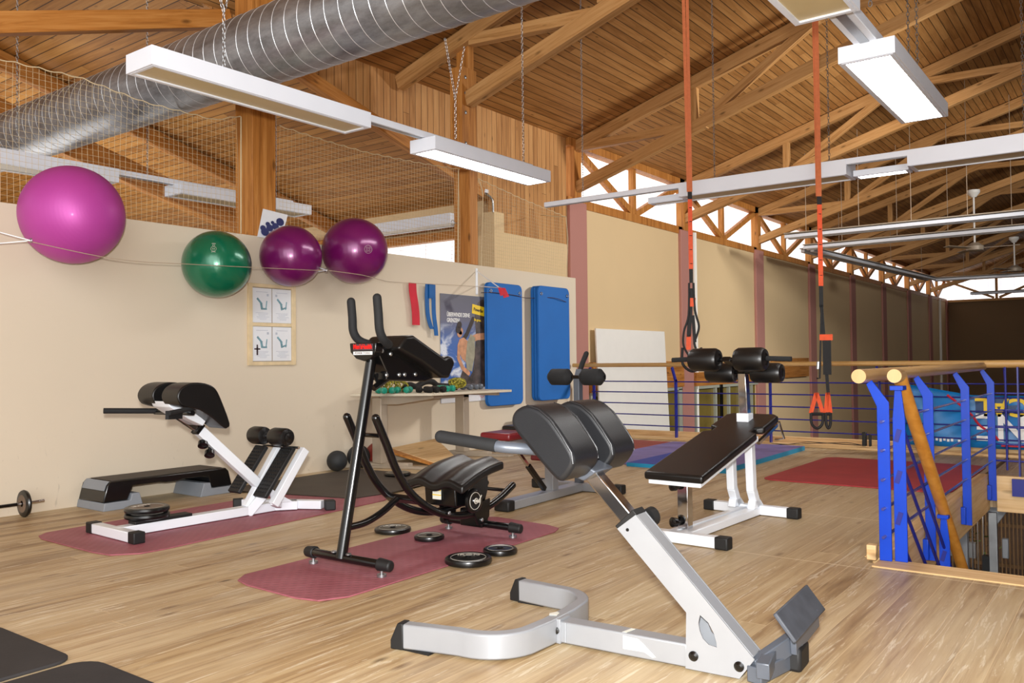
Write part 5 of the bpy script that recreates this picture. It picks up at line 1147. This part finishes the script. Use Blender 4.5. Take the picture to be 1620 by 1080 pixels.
# ------------------------------------------------------------------ suspension straps
def sling(x, y, tighten, label, zs, short):
    t = thing('suspension_trainer', label, 'suspension trainer', (x, y, 0))
    zt = ceilz(y)-.9
    w = .040
    def seg(z0, z1, mat, name, dx=0, dx1=None, ww=w, dy=0):
        m = MB(); dx1 = dx if dx1 is None else dx1; u = Vector((.6, -.8, 0)); a = Vector((0, dy, z0))+u*dx; b = Vector((0, dy, z1))+u*dx1
        m.ext([a-u*ww/2, a+u*ww/2, b+u*ww/2, b-u*ww/2], (.002, .0015, 0)); return m.build(name, mat, t)
    seg(zs[0], zt+.3, 'orangedull', 'upper_strap', .01 if short else 0, .0, .028 if short else .04); seg(zs[0], zt+.3, 'orangedull', 'upper_strap', -.004, -.03 if short else -.012, .03, .01)
    seg(zs[0]-.07, zs[0], 'blackweb', 'buckle'); seg(zs[1], zs[0]-.07, 'orange', 'marked_strap')
    m = MB(); k = zs[0]-.15
    while k > zs[1]+.05: m.box((-.002, -.003, k), (.018, .018, .004)); k -= .13
    m.build('mark', 'blackweb', t)
    seg(zs[2], zs[1], 'blackweb', 'strap_sleeve', 0, 0, .034)
    if not short:
        m = MB(); u = Vector((.6, -.8, 0))
        z2, zh = zs[2], zs[3]
        m.tube([V(0, 0, z2), u*-.025+V(0, 0, z2-.6), u*-.05+V(0, 0, zh+.42)], .008, 8); m.build('thin_cord', 'blackweb', t)
        seg(zh+.28, z2+.02, 'blackweb', 'adjust_strap', .045, 0, .028); seg(zh+.45, zh+.75, 'blackweb', 'cover', .03, .03, .07, -.01)
        seg(zh+.74, zh+.79, 'orange', 'loop_tag', .02, .02, .11, -.015)
        m = MB(); m.tube([u*-.05+V(0, -.01, zh+.5), u*-.045+V(0, -.01, zh+.56)], .014, 8); m.build('carabiner', 'steel', t)
        for k, o in ((-1, -.055), (1, .04)):
            m = MB(); sp = .05 if k < 0 else .02
            for q in (-1, 1):
                a = u*o+V(0, 0, zh+.30); b = u*(o+q*sp)+V(0, 0, zh+.13); n_ = u*.018; m.ext([a-n_, a+n_, b+n_, b-n_], (.002, .0015, 0))
            m.build('handle_web', 'orange', t)
            m = MB(); m.tube([u*(o-sp)+V(0, 0, zh+.12), u*(o+sp)+V(0, 0, zh+.12)], .014, 10); m.build('handle_grip', 'foam', t)
            m = MB(); m.tube(smooth([u*(o-sp)+V(0, 0, zh+.13), u*(o-sp*.9)+V(0, 0, zh+.04), u*o+V(0, 0, zh), u*(o+sp*.9)+V(0, 0, zh+.04), u*(o+sp)+V(0, 0, zh+.13)], 5), .012, 8); m.build('foot_loop', 'blackweb', t)
    else:
        u = Vector((.6, -.8, 0)); z2, zh = zs[2], zs[3]
        m = MB()
        m.tube(smooth([u*-.02+V(0, 0, z2), u*-.03+V(0, 0, z2-.3), u*-.075+V(0, 0, z2-.45), u*-.08+V(0, 0, z2-.58), u*-.03+V(0, 0, z2-.68)], 5), .01, 8)
        m.tube(smooth([u*.02+V(0, 0, z2), u*.03+V(0, 0, z2-.25), u*.065+V(0, 0, z2-.4), u*.04+V(0, 0, z2-.5), u*.02+V(0, 0, z2-.56), u*.06+V(0, 0, z2-.7), u*.05+V(0, 0, z2-.76)], 5), .011, 8)
        m.build('knotted_cord', 'blackweb', t)
        seg(zh+.3, z2-.05, 'blackweb', 'adjust_strap', -.03, 0, .04); seg(zh+.25, z2-.3, 'blackweb', 'adjust_strap', .035, .02, .03, .01)
        seg(z2-.22, z2-.14, 'orange', 'loop_tag', -.01, 0, .06, -.01)
        seg(zh+.18, zh+.32, 'orange', 'handle_web', -.035, -.03, .045)
        m = MB(); m.tube(smooth([u*-.09+V(0, 0, zh+.2), u*-.09+V(0, 0, zh+.05), u*-.0+V(0, 0, zh-.02), u*.09+V(0, 0, zh+.05), u*.08+V(0, 0, zh+.2)], 5), .013, 8); m.build('foot_loop', 'blackweb', t)
sling(7.3, 3.36, 0, 'left orange suspension strap, knotted short above the white bench rollers', (2.55, 1.83, 1.70, .90), True)
sling(7.3, 2.18, 0, 'right orange suspension strap with two hanging handles', (2.36, 1.60, 1.42, .40), False)
# ------------------------------------------------------------------ hall below
t = thing('cable_machine', 'grey cable tower in the hall below, seen through the stair opening', 'exercise machine', (9.9, 1.56, ZL))
m = MB(); m.span((-.05, -.05, 0), (.05, .05, 2.3)); m.build('column', 'grey', t, bevel=.006)
m = MB(); m.span((-.03, -.32, 0), (.04, -.24, 2.2)); m.build('column', 'steel', t, bevel=.006)
m = MB(); m.bar((0, .05, 2.28), (0, -.32, 2.3), .06, .06); m.ext([(0, -.2, 2.25), (0, -.36, 2.5), (0, -.42, 2.45), (0, -.4, 2.2), (0, -.3, 2.05)], (.05, 0, 0)); m.build('head_plate', 'grey', t, bevel=.004)
m = MB()
for y in (-.09, -.14, -.19): m.tube([(0, y, .2), (0, y, 2.25)], .006, 6)
m.build('guide_rod', 'chrome', t)
m = MB(); m.span((-.04, -.24, .9), (.05, -.18, 1.75)); m.build('weight_stack', 'rubber', t)
m = MB(); m.span((-.06, -.42, 1.75), (.0, -.36, 1.95)); m.build('pulley_plate', 'grey', t, bevel=.01)
m = MB(); m.span((13.0, 1.9, -1.75), (13.1, 3.3, -1.55)); m.span((12.6, 1.8, -2.05), (12.7, 3.0, -1.85)); m.span((13.0, 3.2, ZL), (13.1, 3.3, -1.55)); m.span((12.6, 1.8, ZL), (12.7, 1.9, -1.85)); tag(m.build('steel_bench', 'steel'), 'grey steel bench frame in the hall below the stair', 'bench')
t = thing('potted_plant', 'thin leafy plant in a black pot in the hall below', 'plant', (14.6, 2.25, -2.5))
m = MB(); m.lathe([(.12, -.3), (.12, 0), (.16, .02), (.18, .22), (.17, .23)], (0, 0, 0), n=18); m.build('pot', 'rubber', t)
m = MB(); m.tube(smooth([(0, 0, .2), (0, .08, .6), (.05, .2, 1.0), (0, .35, 1.4)], 5), .014, 6); m.tube([(0, .1, .7), (0, -.15, 1.2)], .01, 5); m.build('stem', 'leaf', t)
m = MB(); rnd = random.Random(3)
for i in range(150):
    c0 = Vector((rnd.uniform(-.25, .25), rnd.gauss(.1, .25), rnd.uniform(.5, 1.6))); a = Vector((rnd.uniform(-1, 1), rnd.uniform(-1, 1), rnd.uniform(-.6, .3))).normalized()*.1; b = a.cross(Vector((rnd.random(), rnd.random(), 1))).normalized()*.025
    m.add([c0, c0+a*.5+b, c0+a, c0+a*.5-b], [[0, 1, 2, 3]])
m.build('foliage', 'leaf', t)
m = MB()
for i in range(60): y = .8+i*.06; m.span((17, y, ZL), (17.03, y+.02, -1.3))
for z in (-2.7, -2.0, -1.35): m.span((17.03, .8, z), (17.06, 4.4, z+.06))
tag(m.build('lattice_fence', 'lattice'), 'brown lattice fence at the back of the hall below', 'fence')
# ------------------------------------------------------------------ light
def area(name, loc, target, size, power, col=(1, 1, 1)):
    l = bpy.data.lights.new(name, 'AREA'); l.shape = 'DISK'; l.size = size; l.energy = power; l.color = col
    o = bpy.data.objects.new(name, l); COL.objects.link(o); o.location = loc; dr = Vector(target)-Vector(loc); o.rotation_euler = dr.to_track_quat('-Z', 'Y').to_euler(); return o
def spot(name, loc, target, power, size, ang, col=(1, 1, 1)):
    l = bpy.data.lights.new(name, 'SPOT'); l.energy = power; l.shadow_soft_size = size; l.spot_size = math.radians(ang); l.spot_blend = .6; l.color = col
    o = bpy.data.objects.new(name, l); COL.objects.link(o); o.location = loc; dr = Vector(target)-Vector(loc); o.rotation_euler = dr.to_track_quat('-Z', 'Y').to_euler(); return o
# the camera's own flash, just above the lens
spot('camera_flash', (-.02, .03, 1.16), (5.5, 3.9, 1.5), 760, .05, 130, (1, .99, .97))
# added broad fill behind the camera, standing in for bounced flash
area('bounce_fill', (-5.0, -3.5, 3.2), (6, 3.5, 1.2), 9.0, 620, (.98, .99, 1))
# unseen spots added right of the gallery to brighten the long wall bays
for k_, (lx, ly) in enumerate(((12.5, -1.5), (15.5, -3.5))):
    spot('hall_fill', (lx, ly, 3.9), ((13.5, 7.2, .6), (24, 7.2, .5))[k_], (1850, 1200)[k_], .35, (106, 84)[k_], (1, .97, .92))
# area light inside the side wing, facing up at its ceiling
area('wing_uplight', (4.5, 12.5, .5), (4.5, 12.5, 4), 4.0, 170, (1, .98, .95))
wd = bpy.data.worlds.new('world'); bpy.context.scene.world = wd; wd.use_nodes = True
wd.node_tree.nodes['Background'].inputs[0].default_value = (1, .97, .93, 1); wd.node_tree.nodes['Background'].inputs[1].default_value = 1.0
sc = bpy.context.scene
sc.view_settings.view_transform = 'Standard'; sc.view_settings.look = 'None'; sc.view_settings.gamma = 1; sc.view_settings.use_curve_mapping = False
sc.view_settings.exposure = .12
sc.cycles.use_denoising = True
sc.cycles.max_bounces = 6; sc.cycles.diffuse_bounces = 4; sc.cycles.glossy_bounces = 3; sc.cycles.caustics_reflective = False; sc.cycles.caustics_refractive = False; sc.cycles.sample_clamp_indirect = 6
